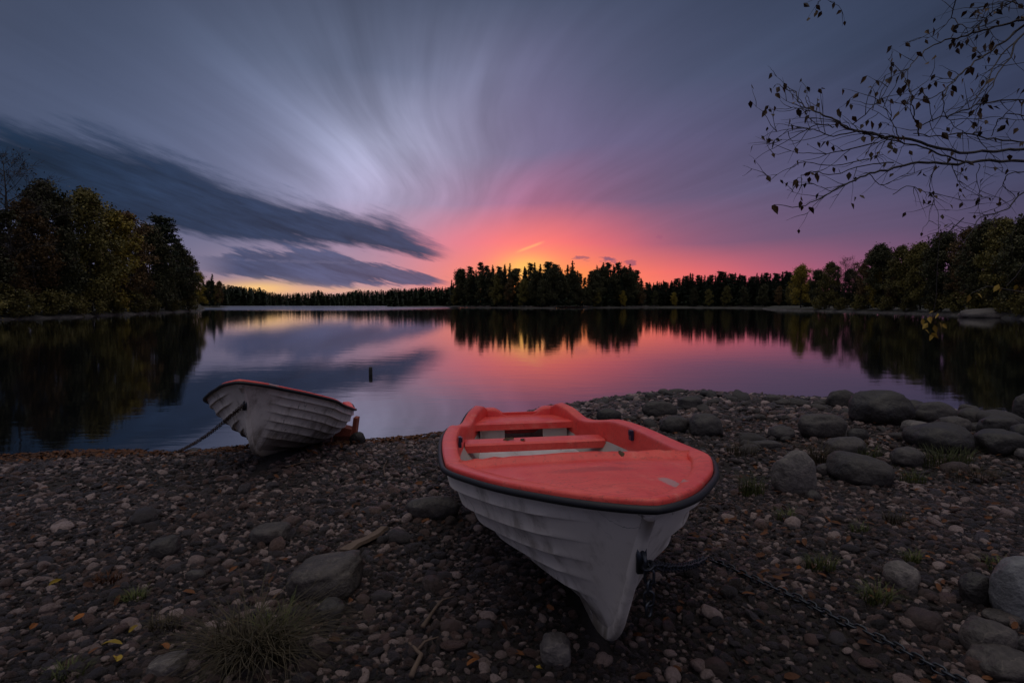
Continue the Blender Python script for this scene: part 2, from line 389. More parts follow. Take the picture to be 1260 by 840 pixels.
M['birch_leaf'] = m_leaf('autumn_birch_leaf', (.022, .013, .008), (.085, .045, .014), .6)
M['lit_leaf'] = m_leaf('yellow_birch_leaf', (.16, .10, .012), (.30, .20, .03), .6)
M['grass_green'] = m_leaf('grass_green', (.030, .040, .012), (.105, .120, .034), .6)
M['grass_dry'] = m_leaf('grass_dry', (.028, .023, .013), (.095, .076, .042), .7)

# ------------------------------------------------------------------ ground
SH = [(-14, 6.9)] + [at_z(*p) for p in ((-40, 567), (60, 562), (150, 559), (250, 556), (350, 551), (440, 546), (520, 541), (600, 524), (665, 506), (725, 496), (780, 488), (840, 485), (900, 488), (1000, 494), (1100, 505), (1200, 519), (1290, 530))] + [(12.5, 8.4), (22, 7.5)]
SH = [p for i, p in enumerate(SH) if i == 0 or p[0] > SH[i - 1][0] + .05]
shore_y = mono([p[0] for p in SH], [p[1] for p in SH])
def gz(x, y):
    x = np.asarray(x, float); y = np.asarray(y, float)
    s = (shore_y(x) - y) * .86
    up = .455 * (1 - np.exp(-np.maximum(s, 0) / 1.6))
    dn = .22 * np.minimum(s, 0)
    w = .018 * np.sin(x * 1.9 + y * .7) + .014 * np.sin(x * .9 - y * 2.3 + 1) + .010 * np.sin(3.7 * x + 2.9 * y)
    scour = .055 * np.exp(-(((x - .52) / .38) ** 2 + ((y - 2.62) / .36) ** 2))      # hollow worn by the bow
    return np.maximum(up + dn, -2.0) + w * np.clip(s * .7, 0, 1) - scour
def gz1(x, y): return float(gz(x, y))
def on_ground(px, py):
    d = ray(px, py); t = 1.0
    for _ in range(4000):
        t += .01
        if CAM_H + d[2] * t <= gz1(d[0] * t, d[1] * t): break
    return Vector((d[0] * t, d[1] * t, gz1(d[0] * t, d[1] * t)))
def build_ground():
    xs = np.concatenate([np.linspace(-22, -9, 14)[:-1], np.linspace(-9, 11, 200), np.linspace(11, 22, 12)[1:]])
    ys = np.concatenate([np.linspace(-12, 1, 20)[:-1], np.linspace(1, 14, 150), np.linspace(14, 26, 14)[1:]])
    Xg, Yg = np.meshgrid(xs, ys); Z = gz(Xg, Yg)
    V = np.stack([Xg, Yg, Z], -1).reshape(-1, 3); nx = len(xs)
    Fc = [(j * nx + i, j * nx + i + 1, (j + 1) * nx + i + 1, (j + 1) * nx + i) for j in range(len(ys) - 1) for i in range(nx - 1)]
    tag(link_mesh('ground', V, Fc, M['ground']), kind='structure')
    # lake: one sheet to the horizon, finer rows close by are not needed (flat)
    tag(link_mesh('water', [(-6000, 3, 0), (6000, 3, 0), (6000, 9000, 0), (-6000, 9000, 0)], [(0, 1, 2, 3)], M['water']), kind='structure')
build_ground()

# far banks: strips of land rising from a measured waterline
def bank(name, px_line, seed, back=260, rise=3.0, stony=0.0):
    rng = np.random.default_rng(seed); P = [at_z(*p) for p in px_line]; pts = []
    for (x0, y0), (x1, y1) in zip(P[:-1], P[1:]):
        n = max(2, int(math.hypot(x1 - x0, y1 - y0) / 6))
        n = min(n, 40)
        for k in range(n): t = k / n; pts.append((x0 + (x1 - x0) * t, y0 + (y1 - y0) * t))
    pts.append(P[-1])
    offs = [(-4, -.6), (0, -.03), (1.0, .14 + stony * .12), (3.0, .34 + stony * .25), (9, .6), (40, min(1.0, rise)), (back, rise)]
    V = []
    NP = len(pts)
    for ip_, (x, y) in enumerate(pts):
        L = math.hypot(x, y); ux, uy = x / L, y / L
        end = min(1.0, min(ip_, NP - 1 - ip_) / max(3, NP * .12)); j = rng.normal(0, .5) + (1 - end) * 3.0
        for o, z in offs: V.append((x + ux * (o + j), y + uy * (o + j), z * (1 + rng.normal(0, .18)) * (.02 + .98 * end ** .6) if z > 0 else z - (1 - end) * .05))
    n = len(offs); Fc = [(i * n + k, (i + 1) * n + k, (i + 1) * n + k + 1, i * n + k + 1) for i in range(len(pts) - 1) for k in range(n - 1)]
    tag(link_mesh(name, V, Fc, M['shore']), kind='structure')
bank('shore_hills', [(-700, 376.2), (200, 376.2), (420, 376.0), (560, 376.1), (900, 376.4), (1900, 376.4)], 1, 500, 6)
bank('terrain_left_bank', [(-420, 412), (-150, 400), (0, 393.5), (100, 390), (170, 386.5), (220, 384), (252, 382)], 2, 70, 3, .3)
bank('terrain_left_point', [(236, 378.3), (250, 378.2), (262, 378.0), (280, 377.9)], 3, 40, 1)
bank('terrain_mid_point', [(478, 376.9), (520, 377.1), (566, 377.0)], 4, 80, 3)
bank('terrain_island', [(552, 378.0), (575, 378.2), (620, 378.6), (680, 379.0), (686, 378.7), (740, 378.5), (798, 378.3)], 5, 60, 2.5, .5)
bank('terrain_right_far', [(780, 378.2), (860, 378.6), (930, 379.2), (985, 379.6)], 6, 120, 4)
bank('terrain_right_bank', [(938, 380.6), (965, 381.9), (1000, 382.6), (1060, 384.2), (1120, 386.0), (1180, 388.2), (1230, 391), (1300, 396), (1450, 404), (1700, 420)], 7, 90, 1.3, .8)

# ------------------------------------------------------------------ trees
class Quads:
    def __init__(s): s.v = []
    def leaf(s, p, u, w): s.v += [p - u - w, p + u - w, p + u + w, p - u + w]
    def build(s, name, mat, parent): return link_mesh(name, s.v, [(4 * i, 4 * i + 1, 4 * i + 2, 4 * i + 3) for i in range(len(s.v) // 4)], mat, parent, False)
def rv(rng): return Vector(rng.normal(0, 1, 3)).normalized()
def leafy(rng, h, cw, base, mat, nl, leaf=.26, lean=.04, twiggy=False):
    """trunk with limbs and side branches, leaves in uneven clumps on the branch ends"""
    root = empty('broadleaf_tree'); t = MB(); q = Quads()
    bend = Vector((rng.normal(0, lean), rng.normal(0, lean), 0))
    ax = lambda f: Vector((bend.x * h * f * f, bend.y * h * f * f, h * f))
    r0 = h * .011 + .05
    t.tube([ax(f) for f in np.linspace(0, .95, 9)], [r0 * (1 - .93 * f) for f in np.linspace(0, .95, 9)], 6)
    tips = []
    nlimb = int(18 + h * .6)
    for k in range(nlimb):
        f = base + (1 - base) * (.96 * (k + rng.random()) / nlimb)
        a = k * 2.4 + rng.normal(0, .5)
        rel = (f - base) / (1 - base)
        prof = (math.sin(math.pi * min(1, rel * .85 + .17)) ** .7) * (.75 + .5 * rng.random())
        ln = cw * prof; up = .35 + .9 * rel + rng.normal(0, .15)
        d = Vector((math.cos(a), math.sin(a), up)).normalized(); p0 = ax(f)
        pts = [p0 + d * (ln * u) + Vector((0, 0, -.10 * ln * u * u)) + Vector(rng.normal(0, .05 * ln * u, 3)) for u in (0, .35, .7, 1)]
        rr = r0 * (1 - .9 * f) * .45 + .012
        t.tube(pts, [rr, rr * .7, rr * .45, rr * .15], 4, False)
        for b in range(6 if twiggy else 4):
            u = .3 + .7 * (b + rng.random()) / (6 if twiggy else 4); bp = pts[0].lerp(pts[3], u)
            bd = (d * .6 + rv(rng) * .8 + Vector((0, 0, .25 if not twiggy else .45))).normalized(); bl = ln * (.28 + .3 * rng.random())
            e = bp + bd * bl
            t.tube([bp, bp.lerp(e, .5) + rv(rng) * bl * .08, e], [rr * .35, rr * .22, .006], 3, False)
            tips.append((bp.lerp(e, .75), .22 * cw * (.6 + .7 * rng.random()), bd))
            if twiggy:
                for _ in range(7):
                    s0 = bp.lerp(e, .2 + .8 * rng.random()); e2 = s0 + (bd * .8 + rv(rng) * .7 + Vector((0, 0, -.1))).normalized() * bl * (.35 + .5 * rng.random())
                    t.tube([s0, s0.lerp(e2, .5) + Vector((0, 0, .04 * bl)), e2], [.022, .016, .008], 3, False)
    for k in range(nl):
        c, r, d = tips[int(rng.integers(len(tips)))]
        p = c + Vector(rng.normal(0, 1, 3)) * r * .62
        u = rv(rng); w = u.cross(rv(rng)).normalized(); s = leaf * (.6 + .8 * rng.random())
        q.leaf(p, u * s * .5, w * s * .36)
    t.build('trunk', M['bark'], root); q.build('crown', M[mat], root)
    root['h'] = h; return root
def spruce(rng, h, cw, mat='needle', levels=34):
    root = empty('spruce_tree'); t = MB(); q = Quads()
    t.tube([(0, 0, 0), (0, 0, h * .5), (0, 0, h)], [h * .011 + .04, h * .007, .02], 6)
    lean = rng.normal(0, .01, 2)
    for i in range(levels):
        f = .06 + .94 * i / (levels - 1); z = h * f; L = cw * (1 - f) ** .75 * (.6 + .65 * rng.random()) + .35
        n = 8 if f < .8 else 5
        for k in range(n):
            if rng.random() < .10: continue
            a = 2 * math.pi * (k + rng.random()) / n; l = L * (.55 + .6 * rng.random()); dr = -.28 + .5 * f
            d = Vector((math.cos(a), math.sin(a), dr)); sd = Vector((-math.sin(a), math.cos(a), 0)); segs = 4 if l > .8 else 2
            for j in range(segs):
                u = (j + .6) / segs; p = Vector((lean[0] * z, lean[1] * z, z)) + d * (l * u) + Vector(rng.normal(0, .06, 3))
                wd = .34 * l * (1.15 - .7 * u) + .12
                q.leaf(p, d.normalized() * (l / segs * .75), (sd * .9 + Vector((0, 0, rng.normal(0, .35)))).normalized() * wd * .6)
                q.leaf(p + Vector((0, 0, -.16)), (sd + d * .3).normalized() * wd * .6, Vector((0, 0, .20 + .12 * rng.random())))
    t.build('trunk', M['bark'], root); q.build('crown', M[mat], root); root['h'] = h; return root
def pine(rng, h, cw, base=.45):
    root = empty('pine_tree'); t = MB(); q = Quads()
    bend = Vector((rng.normal(0, .04), rng.normal(0, .04), 0)); ax = lambda f: Vector((bend.x * h * f * f, bend.y * h * f * f, h * f)); r0 = h * .012 + .05
    t.tube([ax(f) for f in np.linspace(0, 1, 8)], [r0 * (1 - .9 * f) for f in np.linspace(0, 1, 8)], 6)
    for k in range(26):
        f = base + (1 - base) * (k + rng.random()) / 26; rel = (f - base) / (1 - base)
        a = k * 2.4 + rng.normal(0, .4); ln = cw * (1 - .75 * rel ** 1.6) * (.5 + .7 * rng.random())
        d = Vector((math.cos(a), math.sin(a), .15 + .5 * rel)).normalized(); p0 = ax(f); e = p0 + d * ln + Vector((0, 0, .05 * ln))
        t.tube([p0, p0.lerp(e, .5) + Vector((0, 0, -.06 * ln)), e], [r0 * .3 * (1 - .7 * rel), r0 * .18, .02], 4, False)
        for b in range(4):
            c = p0.lerp(e, .45 + .2 * b) + Vector(rng.normal(0, .15 * ln, 3)) * Vector((1, 1, .4))
            for _ in range(44):
                p = c + Vector(rng.normal(0, .36, 3)) * Vector((1.5, 1.5, .55)); u = rv(rng); w = u.cross(rv(rng)).normalized()
                q.leaf(p, u * .24, w * .09)
    t.build('trunk', M['bark'], root); q.build('crown', M['pine'], root); root['h'] = h; return root
RNG = np.random.default_rng(11)
PROTO = {}
def proto(kind):
    """one source tree per kind, built on first use and then moved into its own place"""
    r = np.random.default_rng(sum(map(ord, kind)))
    if kind.startswith('dark'): return leafy(r, 18, 3.9, .12, 'leaf_dark', 15000, .29)
    if kind.startswith('olive'): return leafy(r, 18, 3.8, .10, 'leaf_olive', 14000, .28)
    if kind.startswith('yellow'): return leafy(r, 16, 3.4, .08, 'leaf_yellow', 12000, .27)
    if kind.startswith('brown'): return leafy(r, 17, 3.2, .12, 'leaf_brown', 8500, .26)
    if kind.startswith('thin'): return leafy(r, 19, 2.9, .20, 'leaf_brown', 1500, .20, twiggy=True)
    if kind.startswith('bare'): return leafy(r, 22, 5.4, .26, 'leaf_bare', 500, .16, twiggy=True)
    if kind.startswith('bush'): return leafy(r, 4, 2.2, .02, 'leaf_olive', 2600, .22)
    if kind.startswith('pine'): return pine(r, 20, 3.4, .40)
    return spruce(r, 20, 3.5 + .7 * r.random())
KIDS = {}
def tree(kind, x, y, z, h, label, cat='tree', group=None, widen=1.0):
    if kind not in PROTO:
        root = PROTO[kind] = proto(kind); KIDS[kind] = [c for c in COL.objects if c.parent is root]
        if kind.startswith('bush'): root.name = 'bush'
    else:
        src = PROTO[kind]; root = src.copy(); COL.objects.link(root)
        for ch in KIDS[kind]:
            c = ch.copy(); COL.objects.link(c); c.parent = root
    s = h / PROTO[kind]['h']
    root.location = (x, y, z); root.rotation_euler = (0, 0, RNG.random() * 6.283); root.scale = (s * widen, s * widen, s)
    for k in ('label', 'category', 'group'):
        if k in root: del root[k]
    tag(root, label, cat, group); return root
def stand(px, base_y, top_y, kind, label, group=None, back=6.0, z=.7, widen=1.0, cat='tree'):
    """a tree whose foot stands 'back' metres behind the waterline seen at (px, base_y)"""
    x, y = at_z(px, base_y); L = math.hypot(x, y); x, y = x * (1 + back / L), y * (1 + back / L)
    _, e = azel(px, top_y); h = CAM_H + math.hypot(x, y) * math.tan(R(e)) - z
    return tree(kind, x, y, z - .15, max(h, 1.5), label, cat, group, widen)
def interp(tbl, x): return float(np.interp(x, [t[0] for t in tbl], [t[1] for t in tbl]))

LB = [(-420, 412), (-150, 400), (0, 393.5), (100, 390), (170, 386.5), (220, 384), (252, 382)]
for px, ty, kind, lab, bk, wd in (
    (18, 188, 'bare', 'tall nearly bare birch rising above the left bank at the picture edge', 9, 1.0),
    (-22, 236, 'dark', 'dark leafy tree at the very edge of the left bank', 8, 1.1),
    (46, 248, 'brown', 'brownish tree beside the tall bare birch on the left bank', 7, 1.0),
    (70, 231, 'dark.b', 'broad dark tree just right of the bare birch, second highest of the left bank', 8, 1.0),
    (113, 236, 'olive', 'wide olive green tree in the middle of the left bank', 6, 1.05),
    (143, 262, 'yellow', 'yellowing broadleaf tree hanging low over the water in the middle of the left bank', 4, 1.1),
    (165, 264, 'brown.b', 'brownish half bare tree between the yellowing tree and the pine', 7, 1.05),
    (187, 280, 'dark', 'dark tree just left of the tall pine on the left bank', 6, 1.15),
    (206, 269, 'pine', 'tall dark pine with tiered crown near the tip of the left bank', 7, 1.25),
    (222, 300, 'dark.b', 'dark tree leaning against the pine near the tip of the left bank', 9, 1.0),
    (231, 315, 'olive.b', 'olive tree right of the pine on the left bank', 5, 1.0),
    (243, 335, 'yellow.b', 'small yellow green tree at the outermost tip of the left bank', 4, 1.1)):
    stand(px, interp(LB, px), ty, kind, lab, 'trees on the left bank', bk, .9, wd)
for px, ty, kind, bk in ((-70, 225, 'dark', 14), (-120, 215, 'olive.b', 12), (-180, 230, 'spruce', 16), (-45, 262, 'spruce.b', 14), (5, 262, 'spruce', 17), (30, 280, 'dark', 13), (58, 285, 'spruce.c', 16), (88, 268, 'spruce', 18), (98, 290, 'dark.b', 12), (128, 285, 'spruce.b', 18), (152, 300, 'spruce.c', 15), (175, 302, 'spruce', 17), (196, 300, 'spruce.b', 16), (214, 318, 'spruce.c', 14), (135, 330, 'dark', 8), (75, 320, 'dark', 7), (20, 318, 'brown', 6), (176, 328, 'brown', 6), (205, 335, 'dark.b', 5)):
    stand(px, interp(LB, px), ty, kind, 'dark tree in the close stand filling the left bank behind the waterside trees', 'trees filling the left bank', bk, 1.1, 1.1)
for px, ty in ((-20, 362), (12, 356), (34, 366), (62, 361), (90, 365), (112, 358), (140, 368), (168, 362), (184, 366), (212, 368), (232, 366)):
    stand(px, interp(LB, px), ty, 'bush', 'low bush at the foot of the left bank trees by the water', 'bushes along the left bank', 2.5, .4, 1.2, 'bush')
for px, ty, kind in ((262, 337, 'spruce'), (257, 346, 'dark'), (270, 346, 'brown'), (267, 352, 'olive'), (251, 345, 'spruce.b')):
    stand(px, 378.0, ty, kind, 'small tree on the low point just beyond the tip of the left bank', 'trees on the low point beyond the left bank', 6, .8)

# island in the middle
IS = [(552, 378.0), (620, 378.6), (680, 379.0), (740, 378.5), (798, 378.3)]
ISK = [(556, 344), (563, 337), (571, 331), (578, 329), (586, 332), (593, 324), (600, 328), (607, 326), (614, 329), (621, 325), (627, 324), (633, 331), (646, 330), (652, 325), (658, 323), (665, 325), (671, 323), (677, 329), (684, 326), (691, 331), (698, 326), (704, 321), (710, 333), (728, 334), (734, 326), (741, 323), (748, 324), (755, 326), (761, 324), (768, 327), (775, 325), (782, 333), (789, 342), (796, 348)]
for i, (px, ty) in enumerate(ISK):
    kind = ('spruce', 'pine.b', 'spruce.b', 'pine', 'spruce.c')[i % 5]
    if px == 704: lab = 'highest pointed spruce of the island left of the glowing gap'; kind = 'spruce'
    elif px == 728: lab = 'open pine just right of the glowing gap in the island trees'; kind = 'pine'
    elif px == 741: lab = 'first tall dark conifer of the clump right of the glowing gap'; kind = 'spruce.b'
    elif px == 593: lab = 'tall pine standing out of the left part of the island skyline'; kind = 'pine'
    else: lab = 'dark conifer in the island skyline against the sunset glow'
    stand(px, interp(IS, px), ty, kind, lab, 'conifers on the island', 14 + 6 * RNG.random(), 1.2, (.85 + .35 * RNG.random()) if kind[0] == 's' else .8 + .2 * RNG.random())
for i in range(56):
    px = 557 + 234 * (i + RNG.random()) / 56
    ty = 328 + RNG.random() * 11 if not (704 < px < 730 or 635 < px < 643) else 350 + RNG.random() * 5
    if px < 566 or px > 782: ty = 346 + RNG.random() * 4
    stand(px, interp(IS, px), ty, ('spruce', 'spruce.c', 'dark', 'spruce.b', 'spruce.c', 'dark.b')[i % 6], 'dark undertree in the lower storey of the island wood', 'lower trees on the island', 10, 1.0)
for px, ty in ((711, 352), (717, 355), (723, 353), (728, 349)): stand(px, interp(IS, px), ty, 'dark', 'dark undertree in the lower storey of the island wood', 'lower trees on the island', 8, 1.0, 1.3)
for px, ty in ((714, 337), (719, 342), (724, 339)): stand(px, interp(IS, px), ty, 'pine', 'thin open pine half filling the glowing gap in the island trees', 'conifers on the island', 12, 1.2, .6)
for px, ty, kind, lab in ((612, 338, 'olive', 'pale olive broadleaf at the island waterside'), (627, 343, 'brown', 'slim brownish birch beside the pale broadleaf on the island'), (644, 343, 'olive.b', 'small olive birch in the middle of the island waterside'), (668, 345, 'dark', 'rounded dark tree at the island waterside above the sandy spit'), (734, 355, 'olive.b', 'low olive tree at the island waterside below the glowing gap'), (766, 358, 'yellow', 'low yellowish bush like tree on the right half of the island'), (789, 352, 'brown', 'brownish tree at the right tip of the island'), (560, 355, 'olive', 'low tree at the left tip of the island')):
    stand(px, interp(IS, px), ty, kind, lab, 'broadleaf trees at the island waterside', 5, .8)
# wood right of the island
RF = [(780, 378.2), (860, 378.6), (930, 379.2), (985, 379.6)]
RFT = [(790, 348), (820, 348), (835, 343), (850, 340), (870, 341), (885, 337), (930, 340), (965, 337), (985, 337)]
for i in range(70):
    px = 796 + 190 * (i + .1 + .8 * RNG.random()) / 70; ty = interp(RFT, px) + RNG.normal(-.5, 2.6)
    kind = ('spruce', 'spruce.b', 'spruce.c', 'pine', 'spruce')[i % 5]
    stand(px, interp(RF, px), ty, kind, 'spruce in the even dark wood right of the island', 'spruces right of the island', 16 + 25 * RNG.random(), 1.2, .95 + .4 * RNG.random())
for px, ty, kind in ((806, 358, 'dark'), (829, 360, 'yellow'), (853, 354, 'dark.b'), (872, 356, 'olive'), (893, 352, 'olive.b'), (915, 353, 'dark'), (938, 350, 'dark.b'), (957, 352, 'brown'), (972, 350, 'olive')):
    stand(px, interp(RF, px), ty, kind, 'waterside broadleaf in front of the dark wood right of the island', 'broadleaf trees before the right wood', 5, .8)
# right bank
RB = [(940, 381.2), (1000, 382.6), (1060, 384.2), (1120, 386.0), (1180, 388.2), (1230, 391), (1300, 396), (1450, 404), (1700, 420)]
for px, ty, kind, lab in (
    (985, 327, 'yellow.b', 'yellow olive tree at the left end of the right bank'),
    (1004, 333, 'dark', 'dark tree second from the left end of the right bank'),
    (1020, 323, 'olive', 'rounded olive tree with open top left of the bare birches on the right bank'),
    (1038, 316, 'bare', 'small bare birch standing above the left half of the right bank'),
    (1052, 322, 'thin', 'thin birch just right of the small bare birch on the right bank'),
    (1068, 308, 'brown', 'brownish open tree in the middle of the right bank'),
    (1086, 302, 'dark.b', 'tall dark tree rising in the middle of the right bank'),
    (1080, 330, 'yellow', 'low yellow autumn tree at the waterside in the middle of the right bank'),
    (1108, 303, 'olive.b', 'olive tree right of the tall dark tree on the right bank'),
    (1132, 299, 'olive', 'broad olive tree behind the hanging yellow leaves on the right bank'),
    (1158, 288, 'dark', 'dark tree under the drooping twig tips on the right bank'),
    (1184, 282, 'brown', 'brown autumn tree in the right part of the right bank'),
    (1208, 276, 'dark.b', 'big dark tree above the pale shore rock on the right bank'),
    (1236, 270, 'olive.b', 'tall olive tree close to the right edge of the picture'),
    (1262, 262, 'dark', 'tall dark tree cut by the right edge of the picture')):
    stand(px, interp(RB, px), ty, kind, lab, 'trees on the right bank', 7, 1.0, 1.05)
for i, (px, ty) in enumerate(((995, 340), (1012, 338), (1030, 334), (1048, 332), (1062, 325), (1078, 318), (1096, 318), (1112, 316), (1126, 312), (1146, 306), (1170, 300), (1192, 295), (1218, 290), (1245, 284), (1275, 270), (1310, 262), (1345, 255), (1385, 250), (1430, 250), (1100, 340), (1142, 335), (1172, 335), (1200, 330), (1228, 330), (1256, 325), (1050, 348), (1120, 350))):
    stand(px, interp(RB, px), ty, ('spruce', 'dark', 'spruce.b', 'dark.b', 'brown')[i % 5], 'dark tree filling the right bank behind the waterside trees', 'trees filling the right bank', 13 if i < 19 else 5, 1.2, 1.1)
for px, ty in ((1010, 366), (1034, 368), (1058, 364), (1090, 366), (1118, 366), (1150, 364), (1176, 362), (1204, 360), (1240, 364), (1262, 362)):
    stand(px, interp(RB, px), ty, 'bush', 'low bush at the foot of the right bank trees', 'bushes along the right bank', 4, .6, 1.2, 'bush')
# far-off woods that read as one mass
def far_wood(name, spec, seed, cat_label, mats='needle'):
    rng = np.random.default_rng(seed); q = Quads()
    for px0, px1, by, tops, n, back in spec:
        for i in range(n):
            px = px0 + (px1 - px0) * (i + rng.random()) / n; x, y = at_z(px, by); L = math.hypot(x, y); k = 1 + (back * rng.random()) / L; x, y = x * k, y * k
            h = CAM_H + math.hypot(x, y) * math.tan(R(azel(px, interp(tops, px) + rng.normal(0, 1.0))[1])); cw = h * (.11 + .05 * rng.random()); lv = 12; conif = rng.random() < .75
            for j in range(lv):
                f = j / lv; rad = cw * ((1 - f) if conif else math.sin(math.pi * (.15 + .8 * f)) * 1.1)
                for m in range(5):
                    a = rng.random() * 6.283; d = Vector((math.cos(a), math.sin(a), -.3)); sd = Vector((-math.sin(a), math.cos(a), rng.normal(0, .4)))
                    q.leaf(Vector((x, y, 1 + h * f * .97)) + d * rad * .5, d * (rad * .6 + .15), sd * (rad * .45 + .2) + Vector((0, 0, h / lv * .35)))
    o = q.build(name, M[mats], None); tag(o, cat_label, 'forest', kind='stuff')
far_wood('distant_forest', [(-300, 270, 376.2, [(-300, 350), (270, 350)], 120, 60), (262, 560, 376.15, [(262, 348), (290, 351), (315, 354), (328, 358), (345, 361.5), (380, 360), (392, 357), (400, 361), (420, 361), (440, 357), (480, 358), (520, 357), (560, 356)], 330, 90), (478, 562, 377.0, [(478, 358), (484, 354), (500, 356), (515, 353), (535, 355), (560, 352)], 70, 40),
    (780, 1000, 376.4, [(780, 352), (830, 350), (1000, 345)], 160, 60), (1000, 1800, 376.4, [(1000, 348), (1800, 340)], 200, 60)], 5, 'dark distant forest along the far shore of the lake')

# ------------------------------------------------------------------ boats
def boat(name, label, pose, p, near):
    L, B, zb, zm, zst, bl = p
    x, y, z, yaw, pit, rol = pose
    root = empty(name, (x, y, z)); root.rotation_mode = 'QUATERNION'
    root.rotation_quaternion = (Matrix.Rotation(yaw, 3, 'Z') @ Matrix.Rotation(pit, 3, 'Y') @ Matrix.Rotation(rol, 3, 'X')).to_quaternion()
    tag(root, label, 'rowing boat', 'rowing boats pulled up on the beach')
    wf = mono([0, .015, .05, .12, .3, .5, .7, .82, .91, .96, .985, .996, 1], [.50, .57, .64, .76, .93, 1, .96, .78 + bl, .50 + bl, .29 + bl * .5, .135 if near else .11, .05 if near else .04, .0])
    zf = mono([0, .03, .07, .15, .35, .6, .85, 1], [zst + .035, zst + .075, zst + .06, zst - .01, zm, zm + .04, zb - .08, zb])
    S = np.unique(np.concatenate([np.linspace(0, .06, 7), np.linspace(.06, .9, 40), np.linspace(.9, .985, 12), np.linspace(.985, 1, 7)]))
    Wd, Zs = wf(S) * B / 2, zf(S)
    KS = [0, .2, .70, .78, .83, .88, .92, .96, 1]
    kx = mono(KS, [k * L for k in (.02, .2, .70, .79, .842, .880, .911, .945, .992)]); kz = mono(KS, [.10, .02, .0, .003, .042, .14, .32, .54, zb - .03])
    _us = np.linspace(.75, 1, 160); _zx = kz(_us); _xx = kx(_us)
    fine = mono([0, .2, .5, .7, .85, .95, 1], [.60, .85, 1, .86, .55, .22, 0]); kf = mono([0, .25, .6, 1], [.10, .02, 0, .0])
    def xend(t):
        zz = (zb - .012) * t ** .92; xe = float(np.interp(zz, _zx, _xx)) if t < .985 else .992 * L
        return xe + (L - xe) * max(0, (t - .93) / .07), zz
    def sec_u(u, t, inset=0.0):
        """point of plank line t (0 keel .. 1 sheer) at fraction u of its length; every plank line ends on the stem at its own height"""
        xe, zst_ = xend(t)
        a = math.pi / 2 * t; k = .28
        fy = (1 - k) * math.sin(a) ** .85 + k * t; fz = (1 - k) * (1 - math.cos(a)) + k * t
        tw = 1 - (1 - t) ** 2.2; w = fy * B / 2 * (float(wf(u)) * tw + float(fine(u)) * (1 - tw))
        m = max(0, min(1, (u - .42) / .58)); m = m * m * (3 - 2 * m)
        zm_ = float(kf(u)) + (float(zf(u)) - float(kf(u))) * fz; z_ = zm_ + (zst_ * float(zf(u)) / zb * (1 - .004 * t) - zm_) * m if t < 1 else float(zf(u))
        return np.array([u * xe, max(w - inset, 0), z_ + inset * .8])
    def section(i, t, inset=0.0): return sec_u(S[i], t, inset)
    _T = np.linspace(0, 1, 36); _XE = [xend(t)[0] for t in _T]
    def hull_y(x, z):
        q = np.array([sec_u(min(1, x / xe), t) if x <= xe else np.array([x, 0, xend(t)[1]]) for t, xe in zip(_T, _XE)]); return float(np.interp(z, q[:, 2], q[:, 1]))
    NS = 7 if near else 8; rows = []
    for k in range(NS):
        for u, o in (((0.0, .90), (.05, 1.0), (.20, .50), (.45, .18), (.72, .05), (1.0, 0.0)) if k else ((0, 0), (.05, 0), (.12, 0), (.2, 0), (.33, 0), (.5, 0), (.75, 0), (1.0, 0))): rows.append(((k + u) / NS, o))
    n = len(S); hb = MB()
    for sgn in (1, -1):
        V = []
        for i in range(n):
            fade = max(0, min(1, (.965 - S[i]) / .06)) * min(1, .5 + S[i] * 3)
            for t, o in rows:
                a = section(i, t); e = .01; d = section(i, min(1, t + e)) - section(i, max(0, t - e)); nn = np.array([0, max(d[2], 1e-4), -d[1]]); nn = nn / (np.linalg.norm(nn) + 1e-9)
                q = a + nn * ((.024 if near else .020) * o * (fade if t > .2 else fade * max(0, min(1, (.90 - S[i]) / .12)))); V.append((q[0], sgn * q[1], q[2] - .006 * o * fade))
        m = len(rows); Fc = []
        for i in range(n - 1):
            for j in range(m - 1):
                f = (i * m + j, (i + 1) * m + j, (i + 1) * m + j + 1, i * m + j + 1); Fc.append(f if sgn < 0 else f[::-1])
        hb.add(V, Fc)
    hull = hb.build('hull', M['white'], root)
    # crisp plank laps
    me = hull.data
    for e in me.edges: pass
    try:
        me.set_sharp_from_angle(angle=R(35))
    except Exception: pass
    # keel and stem
    kb = MB(); pts = [(float(kx(s)), 0, float(kz(s)) - .004) for s in np.concatenate([np.linspace(0.02, .7, 12), np.linspace(.72, .995, 20)])]
    V = []; 
    for i, pnt in enumerate(pts):
        a = np.array(pts[max(i - 1, 0)]); b = np.array(pts[min(i + 1, len(pts) - 1)]); t = (b - a) / np.linalg.norm(b - a); nn = np.array([t[2], 0, -t[0]])
        dp, wi = (-.07, .004) if .005 < pnt[2] < .45 else ((-.05, .024) if pnt[2] < .2 else (-.012, .024))
        for oy, on in ((-wi, dp), (-.022, .008), (-.010, .019), (.010, .019), (.022, .008), (wi, dp)): V.append((pnt[0] + nn[0] * on, oy, pnt[2] + nn[2] * on))
    Fc = [(i * 6 + j, i * 6 + j + 1, (i + 1) * 6 + j + 1, (i + 1) * 6 + j) for i in range(len(pts) - 1) for j in range(5)] + [tuple(range(6)), tuple((len(pts) - 1) * 6 + j for j in range(6))[::-1]]
    kb.add(V, Fc); kb.build('keel', M['white'], root)
    # transom
    w0 = Wd[0]; tr = MB(); yy = np.linspace(-1, 1, 33)
    def top(yn):
        a = abs(yn) * w0; c = max(0, min(1, (a - .13) / .22)); c = c * c * (3 - 2 * c)
        return zst - .03 + c * (Zs[0] - (zst - .03)) + .022 * math.sin(c * math.pi)
    T = np.linspace(0, 1, 60); sec = np.array([section(0, t) for t in T])
    def bot(yn): return float(np.interp(abs(yn) * w0, sec[:, 1], sec[:, 2]))
    V = []
